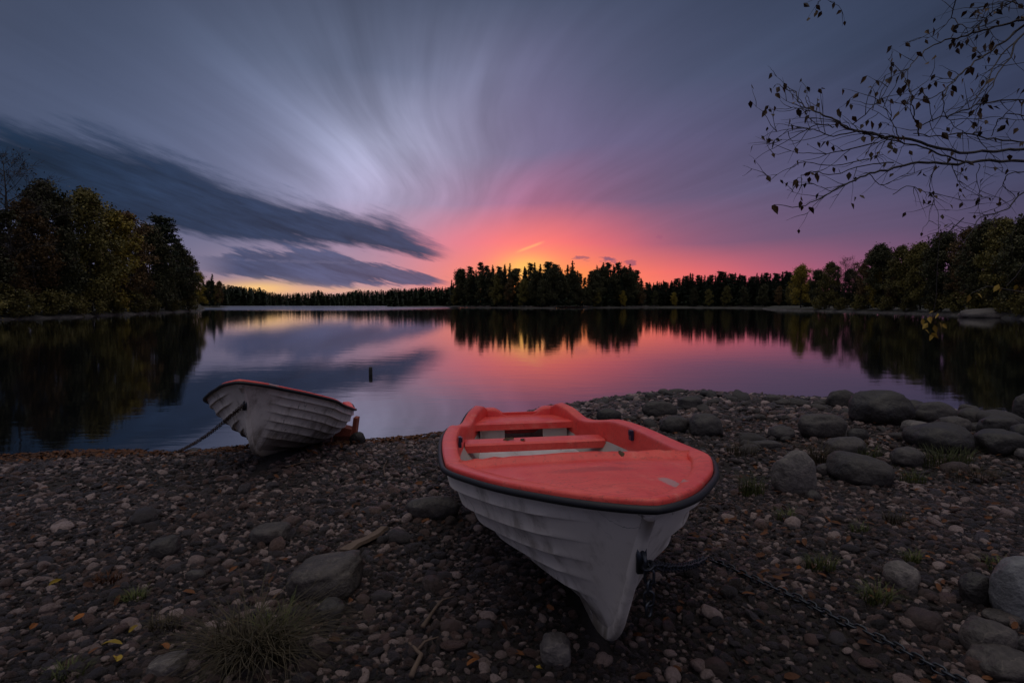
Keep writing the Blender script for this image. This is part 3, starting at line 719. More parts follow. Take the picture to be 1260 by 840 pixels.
    for v in yy:
        zt = max(top(v), bot(v) + .002); zb0 = bot(v); xb = 0.0; 
        V += [(xb, v * w0, zb0), (0, v * w0, zt), (.05, v * w0, zt - .002), (xb + .05, v * w0, zb0)]
    Fc = [(4 * i + j, 4 * i + (j + 1) % 4, 4 * i + 4 + (j + 1) % 4, 4 * i + 4 + j) for i in range(32) for j in range(4)]
    tr.add(V, Fc); tr.build('transom', M['white'], root, False)
    # gunwale loop: port side bow -> stern, transom, starboard side stern -> bow
    port = [(S[i] * L, Wd[i], Zs[i]) for i in range(n - 1, -1, -1)]
    tra = [(0.0, v * w0, top(v)) for v in np.linspace(.94, -.94, 35)]
    star = [(S[i] * L, -Wd[i], Zs[i]) for i in range(0, n - 1)]
    loop = np.array(port + tra + star); N = len(loop)
    nrm = np.zeros((N, 2))
    for i in range(N):
        t = loop[(i + 1) % N] - loop[i - 1]; v = np.array([t[1], -t[0]]) * -1.0; c = v / (np.linalg.norm(v) + 1e-9)
        nrm[i] = c
    cen = np.array([L * .5, 0])
    if ((cen - loop[N // 4, :2]) @ nrm[N // 4]) < 0: nrm = -nrm
    for _ in range(2): nrm = (np.roll(nrm, 1, 0) + 2 * nrm + np.roll(nrm, -1, 0)); nrm /= np.linalg.norm(nrm, axis=1)[:, None]
    s_of = np.array([S[i] for i in range(n - 1, -1, -1)] + [0] * len(tra) + [S[i] for i in range(0, n - 1)])
    def inner_depth(s): return .19 if s < .64 else .19 - .095 * min(1, (s - .64) / .05)
    def prof(s):
        d = inner_depth(s); wsc = 1.15 if s < .9 else 1.15 - .45 * (s - .9) / .1
        return [(-.002, -.022), (-.006, .0), (-.002, .008), (.008, .012), (.050 * wsc, .009), (.074 * wsc, .004), (.081 * wsc, -.004), (.085 * wsc, -.022), (.096 * wsc, -d)]
    gb = MB(); V = []; 
    for i in range(N):
        pr_ = prof(s_of[i])
        for k_, (o, dz) in enumerate(pr_):
            if k_ == 8 and s_of[i] > 0:
                sg = 1 if loop[i][1] > 0 else -1; x_ = min(max(loop[i][0], .10), .955 * L); V.append((x_, sg * max(.012, min(hull_y(x_, loop[i][2] + dz) - .035, abs(loop[i][1] + nrm[i][1] * o))), loop[i][2] + dz))
            else: V.append((loop[i][0] + nrm[i][0] * o, loop[i][1] + nrm[i][1] * o, loop[i][2] + dz))
    m = 9; Fc = [(i * m + j, ((i + 1) % N) * m + j, ((i + 1) % N) * m + j + 1, i * m + j + 1) for i in range(N) for j in range(m - 1)]
    gb.add(V, Fc); gun = gb.build('gunwale', M['red'], root)
    inner = [(loop[i][0] + nrm[i][0] * .090, loop[i][1] + nrm[i][1] * .090, loop[i][2]) for i in range(N)]
    # rubber fender round the outside
    rb = MB(); path = [(loop[i][0] - nrm[i][0] * .018, loop[i][1] - nrm[i][1] * .018, loop[i][2] - .022) for i in list(range(n + len(tra), N)) + list(range(0, n))]
    rb.tube(path, .0155 if near else .016, 10, True, 1.0); rub = rb.build('rub_rail', M['rubber'], root)
    for v in rub.data.vertices: pass
    # foredeck with a raised lip along its after edge
    idx = [i for i in range(n) if .60 <= S[n - 1 - i] <= .978]     # port indices, bow first
    lip = .720; V = []; NC = 15
    rowsd = []
    for i in idx: rowsd.append((S[n - 1 - i], inner[i]))
    dense = []
    ss = np.unique(np.concatenate([np.linspace(.635, .69, 6), np.linspace(.695, .75, 24), np.linspace(.76, .976, 26)]))
    xs_ = np.array([r[0] for r in rowsd])[::-1]; iy = np.array([r[1][1] for r in rowsd])[::-1]; ix = np.array([r[1][0] for r in rowsd])[::-1]; iz = np.array([r[1][2] for r in rowsd])[::-1]
    for s in ss:
        Y, Xx, Zz = np.interp(s, xs_, iy), np.interp(s, xs_, ix), np.interp(s, xs_, iz)
        for c in np.linspace(-1, 1, NC):
            arc = .020 * c * c
            sl = s + arc
            bumpz = .036 * math.exp(-((sl - lip) / .009) ** 2)
            z0 = Zz - .016 + .026 * (1 - c * c)
            groove = -.012 * math.exp(-((abs(c) - .93) / .05) ** 2) if s < .90 else 0
            if sl < lip: z0 -= .030 * min(1, (lip - sl) / .012)
            else: z0 -= .010
            V.append((Xx, Y * c * 1.03, z0 + bumpz + groove))
    tip = float(loop[0][0] + nrm[0][0] * .05)
    for c in np.linspace(-1, 1, NC): V.append((tip, c * .035, Zs[-1] - .010))
    R_ = len(ss) + 1; lowr = [(V[k][0] + .002, V[k][1], V[k][2] - .10) for k in range(NC)]
    Fc = [(i * NC + j, i * NC + j + 1, (i + 1) * NC + j + 1, (i + 1) * NC + j) for i in range(R_ - 1) for j in range(NC - 1)]
    b0 = len(V); V += lowr; Fc += [(j + 1, j, b0 + j, b0 + j + 1) for j in range(NC - 1)]
    db = MB(); db.add(V, Fc); db.build('foredeck', M['red'], root)
    # inner skin, floor
    FZ = .29
    ib = MB(); 
    for sgn in (1, -1):
        V = []; st = [i for i in range(n) if .008 <= S[i] <= .90]; ts = np.linspace(.05, .80, 12)
        for i in st:
            for t in ts:
                q = section(i, t, .035); V.append((max(q[0], .055), sgn * max(q[1], .01), q[2]))
        m2 = len(ts); ib.add(V, [((a * m2 + j, (a + 1) * m2 + j, (a + 1) * m2 + j + 1, a * m2 + j + 1) if sgn > 0 else (a * m2 + j + 1, (a + 1) * m2 + j + 1, (a + 1) * m2 + j, a * m2 + j)) for a in range(len(st) - 1) for j in range(m2 - 1)])
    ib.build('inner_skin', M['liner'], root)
    fb = MB(); V = []; st = [i for i in range(n) if .02 <= S[i] <= .80]
    def halfw(i, zlev, inset):
        ts = np.linspace(0, 1, 40); q = np.array([section(i, t, inset) for t in ts]); return float(np.interp(zlev, q[:, 2], q[:, 1]))
    for i in st:
        w = max(.01, hull_y(S[i] * L, FZ - .028) - .031); V += [(S[i] * L, -w, FZ), (S[i] * L, w, FZ)]
    fb.add(V, [(2 * a, 2 * a + 2, 2 * a + 3, 2 * a + 1) for a in range(len(st) - 1)]); fb.build('floor', M['floor'], root, False)
    # thwart, stern bench, bulkhead
    def board(nm, s0, s1, zt, th, mat, crown=.0, front=0.0):
        bb = MB(); ss = np.linspace(s0, s1, 9); V = []
        for k, s in enumerate(ss):
            i = int(np.argmin(abs(S - s))); w = min(float(np.interp(s, S, Wd)) - .075, hull_y(s * L, zt - th) - .03)
            e = .012 if k in (0, 8) else 0.0
            zz = zt - e
            V += [(s * L, -w, zz), (s * L, w, zz), (s * L, w, zt - th), (s * L, -w, zt - th)]
        Fc = []
        for a in range(8):
            for j in range(4): Fc.append((4 * a + j, 4 * a + 4 + j, 4 * a + 4 + (j + 1) % 4, 4 * a + (j + 1) % 4))
        Fc += [(0, 1, 2, 3), (35, 34, 33, 32)]
        bb.add(V, Fc); return bb.build(nm, mat, root, False)
    board('thwart', .255, .315, zm - .170, .07, M['red'])
    board('stern_bench', .016, .125, zst - .035, .07, M['red'])
    lb = MB(); lb.box((.075, 0, zst - .022), (.03, 2 * (w0 - .12), .04)); lb.build('stern_lip', M['red'], root, False)
    # white seat front under the stern bench with a dark locker opening
    pb = MB(); i = int(np.argmin(abs(S - .11))); w = Wd[i] - .13
    for a, b_ in ((-w, -.19), (.19, w)):
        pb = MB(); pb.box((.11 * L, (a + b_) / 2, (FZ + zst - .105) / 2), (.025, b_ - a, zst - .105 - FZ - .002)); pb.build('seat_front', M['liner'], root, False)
    bb = MB(); bb.box((.42 * L, .30, FZ + .016), (.60, .13, .022)); bb.build('bottom_board', M['brownwood'], root, False)
    # rowlock blocks on the inner sides
    for sgn in (1, -1):
        s = .45; w = float(np.interp(s, S, Wd)) - .108; zt = float(zf(s)); ob = MB()
        ob.box((s * L, sgn * (w - .006), zt - .045), (.055, .022, .075)); ob.box((s * L, sgn * (w - .014), zt - .03), (.03, .022, .03)); ob.build('rowlock_block', M['navy'], root, False)
    # bow eye: plate and ring
    ze = zb * .70; uu = np.linspace(.7, 1, 200); se = uu[int(np.argmin(abs(kz(uu) - ze)))]; ex = float(kx(se)) + .012
    eb = MB(); eb.box((ex + .020, 0, ze), (.02, .036, .11)); eb.tube([(ex + .038 + .030 * math.cos(a), .0, ze + .030 * math.sin(a)) for a in np.linspace(-math.pi, math.pi, 15)], .0075, 6, False); eb.build('bow_eye', M['steel'], root)
    bpy.context.view_layer.update()
    return root, root.matrix_world @ Vector((ex + .068, 0, ze - .005))
NEAR_P = (4.12, 1.524, .862, .655, .553, -.047)
near_boat, near_eye = boat('rowing_boat', 'large white rowing boat with red interior, bow towards the viewer in the middle', (.0751, 5.9912, .3634, -1.4651, -.0346, .0145), NEAR_P, True)
far_boat, far_eye = boat('rowing_boat', 'smaller white lapped rowing boat with raised bow, chained at the water edge on the left', (-3.0648, 8.9412, -.1033, -1.4361, -.1830, -.0332), (3.9042, 1.464, .745, .50, .52, -.09), False)

# ------------------------------------------------------------------ chains
def chain(name, pts, label, link=.058, wire=.0062, mat='steel'):
    P = [Vector(p) for p in pts]; acc = [0]
    for a, b in zip(P[:-1], P[1:]): acc.append(acc[-1] + (b - a).length)
    step = link * .74; k = 0; c = MB(); d = 0.0
    def pos(s):
        s = min(max(s, 0), acc[-1]); j = min(int(np.searchsorted(acc, s, side='right')) - 1, len(P) - 2); t = (s - acc[j]) / max(acc[j + 1] - acc[j], 1e-9); return P[j].lerp(P[j + 1], t)
    rng = np.random.default_rng(3)
    while d < acc[-1]:
        p = pos(d); t = (pos(d + .01) - pos(d - .01)); t = t.normalized() if t.length > 1e-9 else Vector((1, 0, 0))
        up = Vector((0, 0, 1)) if abs(t.z) < .9 else Vector((1, 0, 0)); s1 = t.cross(up).normalized(); s2 = s1.cross(t).normalized()
        a = (k % 2) * math.pi / 2 + .5 + rng.normal(0, .15); side = s1 * math.cos(a) + s2 * math.sin(a); w = link * .30; l = link * .5 - w
        ring = [p + t * (l * (1 if abs(x) < math.pi / 2 else -1) + w * math.cos(x)) + side * (w * math.sin(x)) for x in np.linspace(-math.pi, math.pi, 15)[:-1]]
        ring.append(ring[0]); c.tube(ring, wire, 5, False); d += step; k += 1
    return tag(c.build(name, M[mat], None), label, 'chain', 'mooring chains')
def drop(px, py, dz=.012):
    g = on_ground(px, py); return (g.x, g.y, g.z + dz)
e = near_eye
hang = [e + Vector((.012, -.01, -.012 - .05 * k)) for k in range(4)][::-1]
g0 = Vector(drop(868, 690))
path = [e + Vector((.008, -.006, 0))]
for u in np.linspace(.1, 1, 8): q = e.lerp(g0, u); path.append(q - Vector((0, 0, .03 * math.sin(math.pi * u))))
for i, (a, b) in enumerate(((888, 700), (918, 714), (950, 729), (985, 744), (1020, 763), (1058, 782), (1095, 800), (1130, 818), (1168, 838), (1215, 866))):
    path.append(Vector(drop(a, b, .028)))
path = [p if i < 9 else Vector((p.x, p.y, max(p.z, gz1(p.x, p.y) + .026))) for i, p in enumerate(path)]
chain('chain', hang + path, 'dark chain hanging from the bow of the large boat and running over the gravel', .056, .0058)
g1 = Vector(drop(216, 558)); fp = []
for u in np.linspace(0, 1, 12): q = far_eye.lerp(g1, u); fp.append(q - Vector((0, 0, .05 * math.sin(math.pi * u))))
fp.append(Vector(drop(196, 566)))
chain('chain', fp, 'rusty chain stretched from the smaller boat down to the beach on its left', .058, .0046, 'rust')

# ------------------------------------------------------------------ stones
def ico(sub):
    import bmesh
    bm = bmesh.new(); bmesh.ops.create_icosphere(bm, subdivisions=sub, radius=1.0); V = [v.co.copy() for v in bm.verts]; Fc = [tuple(v.index for v in f.verts) for f in bm.faces]; bm.free(); return V, Fc
ICO = {k: ico(k) for k in (2, 3, 4)}
def stone_verts(seed, size, sub=3, amp=.22, sq=.0, detail=True):
    V, Fc = ICO[sub]; off = Vector((seed * 7.31, seed * 3.17, seed * 1.73)); out = []
    for v in V:
        q = v.copy()
        if sq: q = Vector([math.copysign(abs(c) ** (1 - sq), c) for c in v])
        n = mnoise.noise(v * .9 + off) * amp + mnoise.noise(v * 2.1 + off) * amp * .45
        if detail: n += mnoise.noise(v * 4.5 + off) * amp * .20 + mnoise.noise(v * 10 + off) * amp * .09
        q = q * (1 + n); out.append(Vector((q.x * size[0], q.y * size[1], q.z * size[2])))
    return out, Fc
def boulder(px, by, w, h, label, mat='boulder', group=None, rot=None, sq=.12, seed=None, amp=.20, name='boulder', tilt=0.0):
    boulder.k += 1; seed = seed or boulder.k
    g = on_ground(px, by); d = g.y; W = w * d / FPX; Hh = h * d / FPX / math.cos(R(12)); dep = W * (.75 + .25 * math.sin(seed * 2.1))
    Hh = max(Hh * 1.15 - .06 * dep, .5 * Hh) if h < w * .8 else Hh * .95
    sink = .28
    V, Fc = stone_verts(seed, (W / 2, dep / 2, Hh / (2 - sink * 1.2)), 4 if w > 30 else 3, amp, sq)
    o = link_mesh(name, V, Fc, M[mat]); y = d + dep * .42; x = g.x * y / d
    o.location = (x, y, gz1(x, y) + Hh / (2 - sink * 1.2) * (1 - sink)); o.rotation_euler = (0, R(tilt), 0 if rot is None else rot)
    tag(o, label, 'boulder', group); return o
boulder.k = 0
GW = 'boulders along the stony water edge'
for a in (
 (1082, 524, 68, 37, 'largest dark rounded boulder at the water edge on the right', 'boulder_dark', 0, .2),
 (1035, 503, 38, 20, 'rounded grey boulder at the water edge left of the largest dark boulder', 'boulder', 0, .1),
 (952, 497, 25, 10, 'small flat grey boulder alone on the stony point against the pink water', 'boulder', 0, .1),
 (1124, 519, 34, 23, 'low dark boulder tucked behind the right shoulder of the largest dark boulder', 'boulder_dark', 0, .1),
 (1150, 523, 54, 23, 'broad smooth boulder at the water edge right of the largest dark boulder', 'boulder', 0, .05),
 (1171, 536, 42, 20, 'rounded grey boulder in front of the broad smooth one', 'boulder', 0, .1),
 (1198, 524, 36, 18, 'brownish boulder at the water edge in the gap between two darker ones', 'boulder', 0, .1),
 (1226, 540, 48, 23, 'angular dark boulder with a lit top edge near the right side', 'boulder_dark', 0, .3),
 (1231, 562, 58, 27, 'wide dark boulder second from the right edge behind the grass', 'boulder_dark', 0, .25),
 (1155, 560, 72, 31, 'wide low dark boulder with grass growing round its foot', 'boulder_dark', 0, .2),
 (1262, 522, 34, 38, 'steep dark boulder cut by the right edge at the water', 'boulder_dark', 0, .2),
 (1258, 548, 30, 26, 'dark boulder at the right edge below the steep one', 'boulder_dark', 0, .2),
 (1256, 566, 14, 14, 'small pale stone at the right edge among dark boulders', 'boulder_pale', 0, .0),
 (1011, 540, 58, 25, 'flat topped grey boulder in the middle of the right beach', 'boulder', 0, .25),
 (1040, 565, 46, 21, 'tilted grey boulder behind the two large boulders with grass', 'boulder', 0, .2),
 (1059, 600, 68, 32, 'long sloping grey boulder right of the upright pale one', 'boulder', 8, .25),
 (977, 609, 54, 43, 'upright pale rounded boulder standing on the gravel right of the large boat', 'boulder_pale', 0, .15),
 (868, 538, 45, 25, 'rounded grey boulder right behind the large boat', 'boulder', 0, .1),
 (829, 534, 36, 20, 'grey boulder leaning against the rounded one behind the large boat', 'boulder', 0, .1),
 (811, 514, 40, 17, 'dark low boulder near the water behind the large boat', 'boulder', 0, .15),
 (850, 506, 34, 15, 'dark boulder at the water edge above the rounded grey one', 'boulder_dark', 0, .15),
 (962, 543, 32, 15, 'small grey boulder left of the flat topped one', 'boulder', 0, .1),
 (942, 554, 38, 10, 'flat slab like grey stone in the gravel right of the boat', 'boulder', 0, .25),
 (1116, 577, 38, 20, 'grey boulder low in the grass below the wide dark boulder', 'boulder', 0, .15),
 (1125, 534, 30, 13, 'pale flat boulder in front of the low dark one', 'boulder_pale', 0, .2),
 (1055, 543, 27, 13, 'small dark boulder at the foot of the largest dark boulder', 'boulder_dark', 0, .1),
 (1016, 586, 23, 12, 'small grey stone between the two large grassy boulders', 'boulder', 0, .1),
 (1000, 618, 18, 12, 'small grey stone at the right foot of the upright pale boulder', 'boulder', 0, .1),
 (749, 519, 30, 14, 'dark stone just over the side of the large boat', 'boulder_dark', 0, .1),
 (800, 492, 14, 8, 'small dark stone at the tip of the stony point', 'boulder_dark', 0, .1),
 (816, 486, 14, 7, 'small rounded stone standing in the water off the stony point', 'boulder', 0, .1),
 (834, 484, 22, 5, 'flat stone just breaking the water off the stony point', 'boulder', 0, .1),
 (871, 489, 20, 8, 'flat dark stone at the water line of the stony point', 'boulder_dark', 0, .1),
 (897, 492, 14, 6, 'small dark stone at the water line right of the flat one', 'boulder_dark', 0, .1),
 (760, 494, 10, 5, 'tiny stone in the water just right of the large boat', 'boulder_dark', 0, .1),
 (1108, 729, 44, 28, 'pale egg shaped boulder in the gravel at lower right', 'boulder_pale', 0, .05),
 (1255, 772, 62, 76, 'large bluish grey boulder cut by the right edge at lower right', 'boulder_blue', 0, .15),
 (1203, 747, 50, 33, 'blackish boulder left of the bluish one', 'boulder_dark', 0, .15),
 (1214, 814, 58, 38, 'grey boulder in the lower right corner with mottled top', 'boulder', 12, .15),
 (1236, 848, 76, 28, 'mottled grey boulder cut by the bottom edge at lower right', 'boulder', 0, .15),
 (1258, 806, 22, 22, 'pinkish stone at the right edge below the bluish boulder', 'boulder', 0, .1),
 (1232, 772, 40, 12, 'flat grey slab below the blackish boulder', 'boulder', 0, .2),
 (401, 742, 92, 38, 'long blocky grey boulder in the gravel left of the large boat', 'boulder', -9, .38),
 (532, 642, 64, 24, 'dark low boulder beside the hull of the large boat', 'boulder', -4, .2),
 (333, 671, 46, 18, 'flat brownish slab of stone left of the driftwood board', 'boulder', -6, .3),
 (204, 688, 32, 19, 'flat tilted grey stone in the middle of the left gravel', 'boulder', -14, .35),
 (240, 717, 22, 12, 'angular grey stone below the flat tilted one', 'boulder', 0, .35),
 (208, 836, 46, 20, 'pale flat stone at the bottom edge on the left', 'boulder_pale', -8, .35),
 (684, 822, 38, 30, 'pale angular stone in front of the bow at the bottom', 'boulder_pale', 0, .3),
 (440, 548, 21, 17, 'round dark stone wedged at the stern of the smaller boat', 'boulder_dark', 0, .0),
 (408, 765, 36, 20, 'dark rounded stone just below the long blocky boulder', 'boulder', 0, .1),
 (240, 556, 14, 5, 'small stone in the leaf litter at the left water line', 'boulder_dark', 0, .1)):
    boulder(a[0], a[1], a[2], a[3], a[4], a[5], None, None, a[7], None, .2, 'boulder', a[6])
_ = at_z(1228, 391.0); k = 1 + 3 / math.hypot(*_)
V, Fc = stone_verts(77, (5.2, 3.2, 1.15), 4, .18, .2); o = link_mesh('shore_rock', V, Fc, M['boulder_pale']); o.location = (_[0] * k, _[1] * k, .35)
tag(o, 'smooth pale bedrock hump on the far right bank by the water', 'rock')

rngS = np.random.default_rng(21)
def in_boat(x, y, grow=.0):
    m = near_boat.matrix_world.inverted() @ Vector((x, y, .5)); m2 = far_boat.matrix_world.inverted() @ Vector((x, y, .3))
    return (0.0 < m.x < 3.55 and abs(m.y) < .17 * (1 - (m.x / 3.7) ** 4) + grow) or (-.1 < m2.x < 3.4 and abs(m2.y) < .17 * (1 - (m2.x / 3.6) ** 4) + grow)
protos = [stone_verts(100 + k, (1, .78 + .1 * (k % 3), .55 + .08 * (k % 4)), 3, .26, .10 * (k % 3)) for k in range(12)]
pm = []
for V, Fc in protos:
    me = bpy.data.meshes.new('cobble'); me.from_pydata([tuple(v) for v in V], [], Fc); me.materials.append(M['cobble']); me.polygons.foreach_set('use_smooth', [True] * len(me.polygons)); pm.append(me)
pmd = []
for me in pm:
    m2 = me.copy(); m2.materials[0] = M['boulder']; pmd.append(m2)
cand = 0; made = 0
while made < 298 and cand < 20000:
    cand += 1
    u = rngS.random()
    if u < .42: px, py = rngS.uniform(0, 1260), rngS.uniform(570, 838)
    elif u < .62: px, py = rngS.uniform(180, 560), rngS.uniform(590, 720)
    elif u < .84: px = rngS.uniform(735, 1240); py = float(np.interp(px, (735, 780, 840, 900, 1075, 1200, 1260), (498, 489, 486, 489, 503, 521, 528))) + abs(rngS.normal(0, 7))
    else: px = 730 + 530 * rngS.random(); py = rngS.uniform(496, 560)
    g = on_ground(px, py) if made % 1 == 0 else None
    if g.y > 13 or in_boat(g.x, g.y, .40): continue
    if g.y > shore_y(g.x) + .5: continue
    d = g.y; r = rngS.lognormal(math.log(.034 if py > 570 else .072), .34); 
    o = bpy.data.objects.new('cobble', (pm if py > 570 else pmd)[int(rngS.integers(12))]); COL.objects.link(o)
    o.location = (g.x, g.y, g.z + r * .30); o.scale = (r * rngS.uniform(.9, 1.35), r, r * rngS.uniform(.75, 1.1)); o.rotation_euler = (rngS.normal(0, .18), rngS.normal(0, .18), rngS.uniform(0, 6.28))
    if py > 570: tag(o, 'rounded cobble lying in the finer beach gravel', 'stone', 'cobbles in the beach gravel')
    else: tag(o, 'dark cobble packed among the boulders of the stony point', 'stone', 'cobbles of the stony point')
    made += 1

# gravel: nobody could count it - one object, stones instanced on points
def gravel():
    rng = np.random.default_rng(5); P, S_, R_, K = [], [], [], []
    def scatter(n, d0, d1, med, sig, lift=.25, right=False):
        u = rng.random(n); d = np.sqrt(d0 ** 2 + u * (d1 ** 2 - d0 ** 2)); x = (rng.random(n) * 2 - 1) * (1.02 * d + .6)
        if right: x = np.abs(x)
        s = (shore_y(x) - d); keep = s > -.35
        # density falls and rises in patches
        patch = np.sin(x * 2.3 + 1.2 * np.sin(d * 1.7)) + np.sin(d * 2.9 + x * .8) + np.sin(5.1 * x - 3.3 * d)
        dist_bow = np.hypot((x - .75) / .9, (d - 2.55) / .55)
        keep &= (rng.random(n) < np.clip(.95 + .06 * patch, .75, 1)) & ~((dist_bow < 1) & (rng.random(n) < .40))
        bare = np.exp(-((x - 1.4) / .5) ** 2 - ((d - 2.5) / .5) ** 2); keep &= rng.random(n) > bare * .30
        x, d = x[keep], d[keep]; ib = np.array([in_boat(a, b, .0) for a, b in zip(x, d)]); x, d = x[~ib], d[~ib]
        r = np.clip(rng.lognormal(math.log(med), sig, len(x)), .005, .065)
        S_.append(np.stack([r * rng.uniform(.9, 1.5, len(x)), r * rng.uniform(.75, 1.0, len(x)), r * rng.uniform(.45, .85, len(x))], 1))
        P.append(np.stack([x, d, gz(x, d) + r * rng.uniform(-.05, lift + .25, len(x))], 1))
        R_.append(np.stack([rng.normal(0, .32, len(x)), rng.normal(0, .32, len(x)), rng.uniform(0, 6.28, len(x))], 1)); K.append(rng.integers(0, 7, len(x)))
    scatter(78000, 1.9, 5.0, .0100, .42)
    scatter(13000, 1.9, 5.0, .0165, .36)
    scatter(52000, 4.8, 9.5, .0145, .45)
    scatter(13000, 8.0, 13.2, .030, .50, right=True)
    scatter(2000, 1.9, 9.0, .030, .25)
    P, S_, R_, K = map(np.concatenate, (P, S_, R_, K)); n = len(P)
    me = bpy.data.meshes.new('gravel'); me.vertices.add(n); me.vertices.foreach_set('co', P.astype(np.float32).ravel())
    for nm, ty, arr in (('stone_scale', 'FLOAT_VECTOR', S_), ('stone_turn', 'FLOAT_VECTOR', R_)):
        at = me.attributes.new(nm, ty, 'POINT'); at.data.foreach_set('vector', arr.astype(np.float32).ravel())
    at = me.attributes.new('stone_kind', 'INT', 'POINT'); at.data.foreach_set('value', K.astype(np.int32)); me.update()
    o = bpy.data.objects.new('gravel', me); COL.objects.link(o); tag(o, 'rounded grey and reddish gravel covering the whole beach', 'gravel', kind='stuff')
    ng = bpy.data.node_groups.new('gravel_nodes', 'GeometryNodeTree'); ng.interface.new_socket('Geometry', in_out='INPUT', socket_type='NodeSocketGeometry'); ng.interface.new_socket('Geometry', in_out='OUTPUT', socket_type='NodeSocketGeometry')
    N = ng.nodes.new; Lk = ng.links.new; gi, go = N('NodeGroupInput'), N('NodeGroupOutput')
    geo2inst = N('GeometryNodeGeometryToInstance')
    for k in range(7):
        ic = N('GeometryNodeMeshIcoSphere'); ic.inputs['Radius'].default_value = 1; ic.inputs['Subdivisions'].default_value = 3
        pos = N('GeometryNodeInputPosition'); ad = N('ShaderNodeVectorMath'); ad.operation = 'ADD'; ad.inputs[1].default_value = (k * 5.3, k * 2.1, k * 9.7); Lk(pos.outputs[0], ad.inputs[0])
        nz = N('ShaderNodeTexNoise'); nz.inputs['Scale'].default_value = .8; nz.inputs['Detail'].default_value = 2.5; Lk(ad.outputs[0], nz.inputs['Vector'])
        mr = N('ShaderNodeMapRange'); mr.inputs[1].default_value = .2; mr.inputs[2].default_value = .8; mr.inputs[3].default_value = .62; mr.inputs[4].default_value = 1.34; Lk(nz.outputs[0], mr.inputs[0])
        sc = N('ShaderNodeVectorMath'); sc.operation = 'SCALE'; Lk(pos.outputs[0], sc.inputs[0]); Lk(mr.outputs[0], sc.inputs['Scale'])
        sp = N('GeometryNodeSetPosition'); Lk(ic.outputs['Mesh'], sp.inputs['Geometry']); Lk(sc.outputs[0], sp.inputs['Position'])
        ss = N('GeometryNodeSetShadeSmooth'); Lk(sp.outputs[0], ss.inputs[0])
        sm = N('GeometryNodeSetMaterial'); sm.inputs['Material'].default_value = M['pebble']; Lk(ss.outputs[0], sm.inputs['Geometry']); Lk(sm.outputs[0], geo2inst.inputs[0])
    ip = N('GeometryNodeInstanceOnPoints'); ip.inputs['Pick Instance'].default_value = True
    m2p = N('GeometryNodeMeshToPoints'); Lk(gi.outputs[0], m2p.inputs['Mesh']); Lk(m2p.outputs[0], ip.inputs['Points']); Lk(geo2inst.outputs[0], ip.inputs['Instance'])
    def attr(nm, ty):
        a = N('GeometryNodeInputNamedAttribute'); a.data_type = ty; a.inputs['Name'].default_value = nm; return a.outputs[0]
    Lk(attr('stone_kind', 'INT'), ip.inputs['Instance Index']); Lk(attr('stone_scale', 'FLOAT_VECTOR'), ip.inputs['Scale'])
    er = N('FunctionNodeEulerToRotation'); Lk(attr('stone_turn', 'FLOAT_VECTOR'), er.inputs[0]); Lk(er.outputs[0], ip.inputs['Rotation'])
    Lk(ip.outputs[0], go.inputs[0]); md = o.modifiers.new('stones', 'NODES'); md.node_group = ng
gravel()

# ------------------------------------------------------------------ fallen leaves
def leaf_shape(rng, s, curl=.25, pointy=True):
    A = np.linspace(0, 2 * math.pi, 11)[:-1]; V = [Vector((0, 0, 0))]
    for a in A:
        r = (.5 + .12 * math.cos(2 * a)) * (1 + rng.normal(0, .06)); x, y = math.cos(a) * r * 1.15, math.sin(a) * r * .85
        if abs(a) < .01: x *= 1.25
        V.append(Vector((x * s, y * s, curl * s * (y * y * 1.2 - .3 * x * x + rng.normal(0, .05)))))
    return V, [(0, i, i % 10 + 1) for i in range(1, 11)]
def litter():
    rng = np.random.default_rng(8); b = MB()
    def put_leaf(x, y, s, lift):
        V, Fc = leaf_shape(rng, s, .5); Mx = Matrix.Rotation(rng.uniform(0, 6.28), 3, 'Z') @ Matrix.Rotation(rng.normal(0, .35), 3, 'X') @ Matrix.Rotation(rng.normal(0, .3), 3, 'Y'); c = Vector((x, y, gz1(x, y) + lift)); b.add([Mx @ v + c for v in V], Fc)
    for _ in range(4200):     # drift line along the left shore
        x = rng.uniform(-8.5, -.9); s = abs(rng.normal(0, .34)) + .30; y = float(shore_y(x)) - s; lump = .5 + .5 * math.sin(x * 3.1 + 1.3 * math.sin(x * 1.7)); 
        if rng.random() < .25 + .75 * lump: put_leaf(x + rng.normal(0, .05), y - .25 * (1 - lump) * rng.random(), rng.uniform(.025, .055), rng.uniform(.015, .03 + .06 * lump))
    for _ in range(1500):     # scattered over the gravel
        d = math.sqrt(rng.uniform(4, 70)); x = rng.uniform(-1, 1) * (d * .95 + .4)
        if rng.random() < .5 and x < .6: x = abs(x)
        if float(shore_y(x)) - d < .2 or in_boat(x, d, .1): continue
        put_leaf(x, d, rng.uniform(.025, .05), rng.uniform(.022, .04))
    tag(b.build('leaf_litter', M['litter'], None, False), 'brown and rust coloured dead leaves strewn over the gravel and the left drift line', 'leaves', kind='stuff')
litter()
def one_leaf(px, py, s, mat, label, turn=0.0):
    rng = np.random.default_rng(int(px * 7 + py)); g = on_ground(px, py); V, Fc = leaf_shape(rng, s * .8, 1.0); o = link_mesh('fallen_leaf', V, Fc, M[mat], None, False)
    o.location = (g.x, g.y, g.z + .035); o.rotation_euler = (rng.normal(.15, .2), rng.normal(0, .2), turn); tag(o, label, 'leaf', 'bright fallen leaves on the gravel')
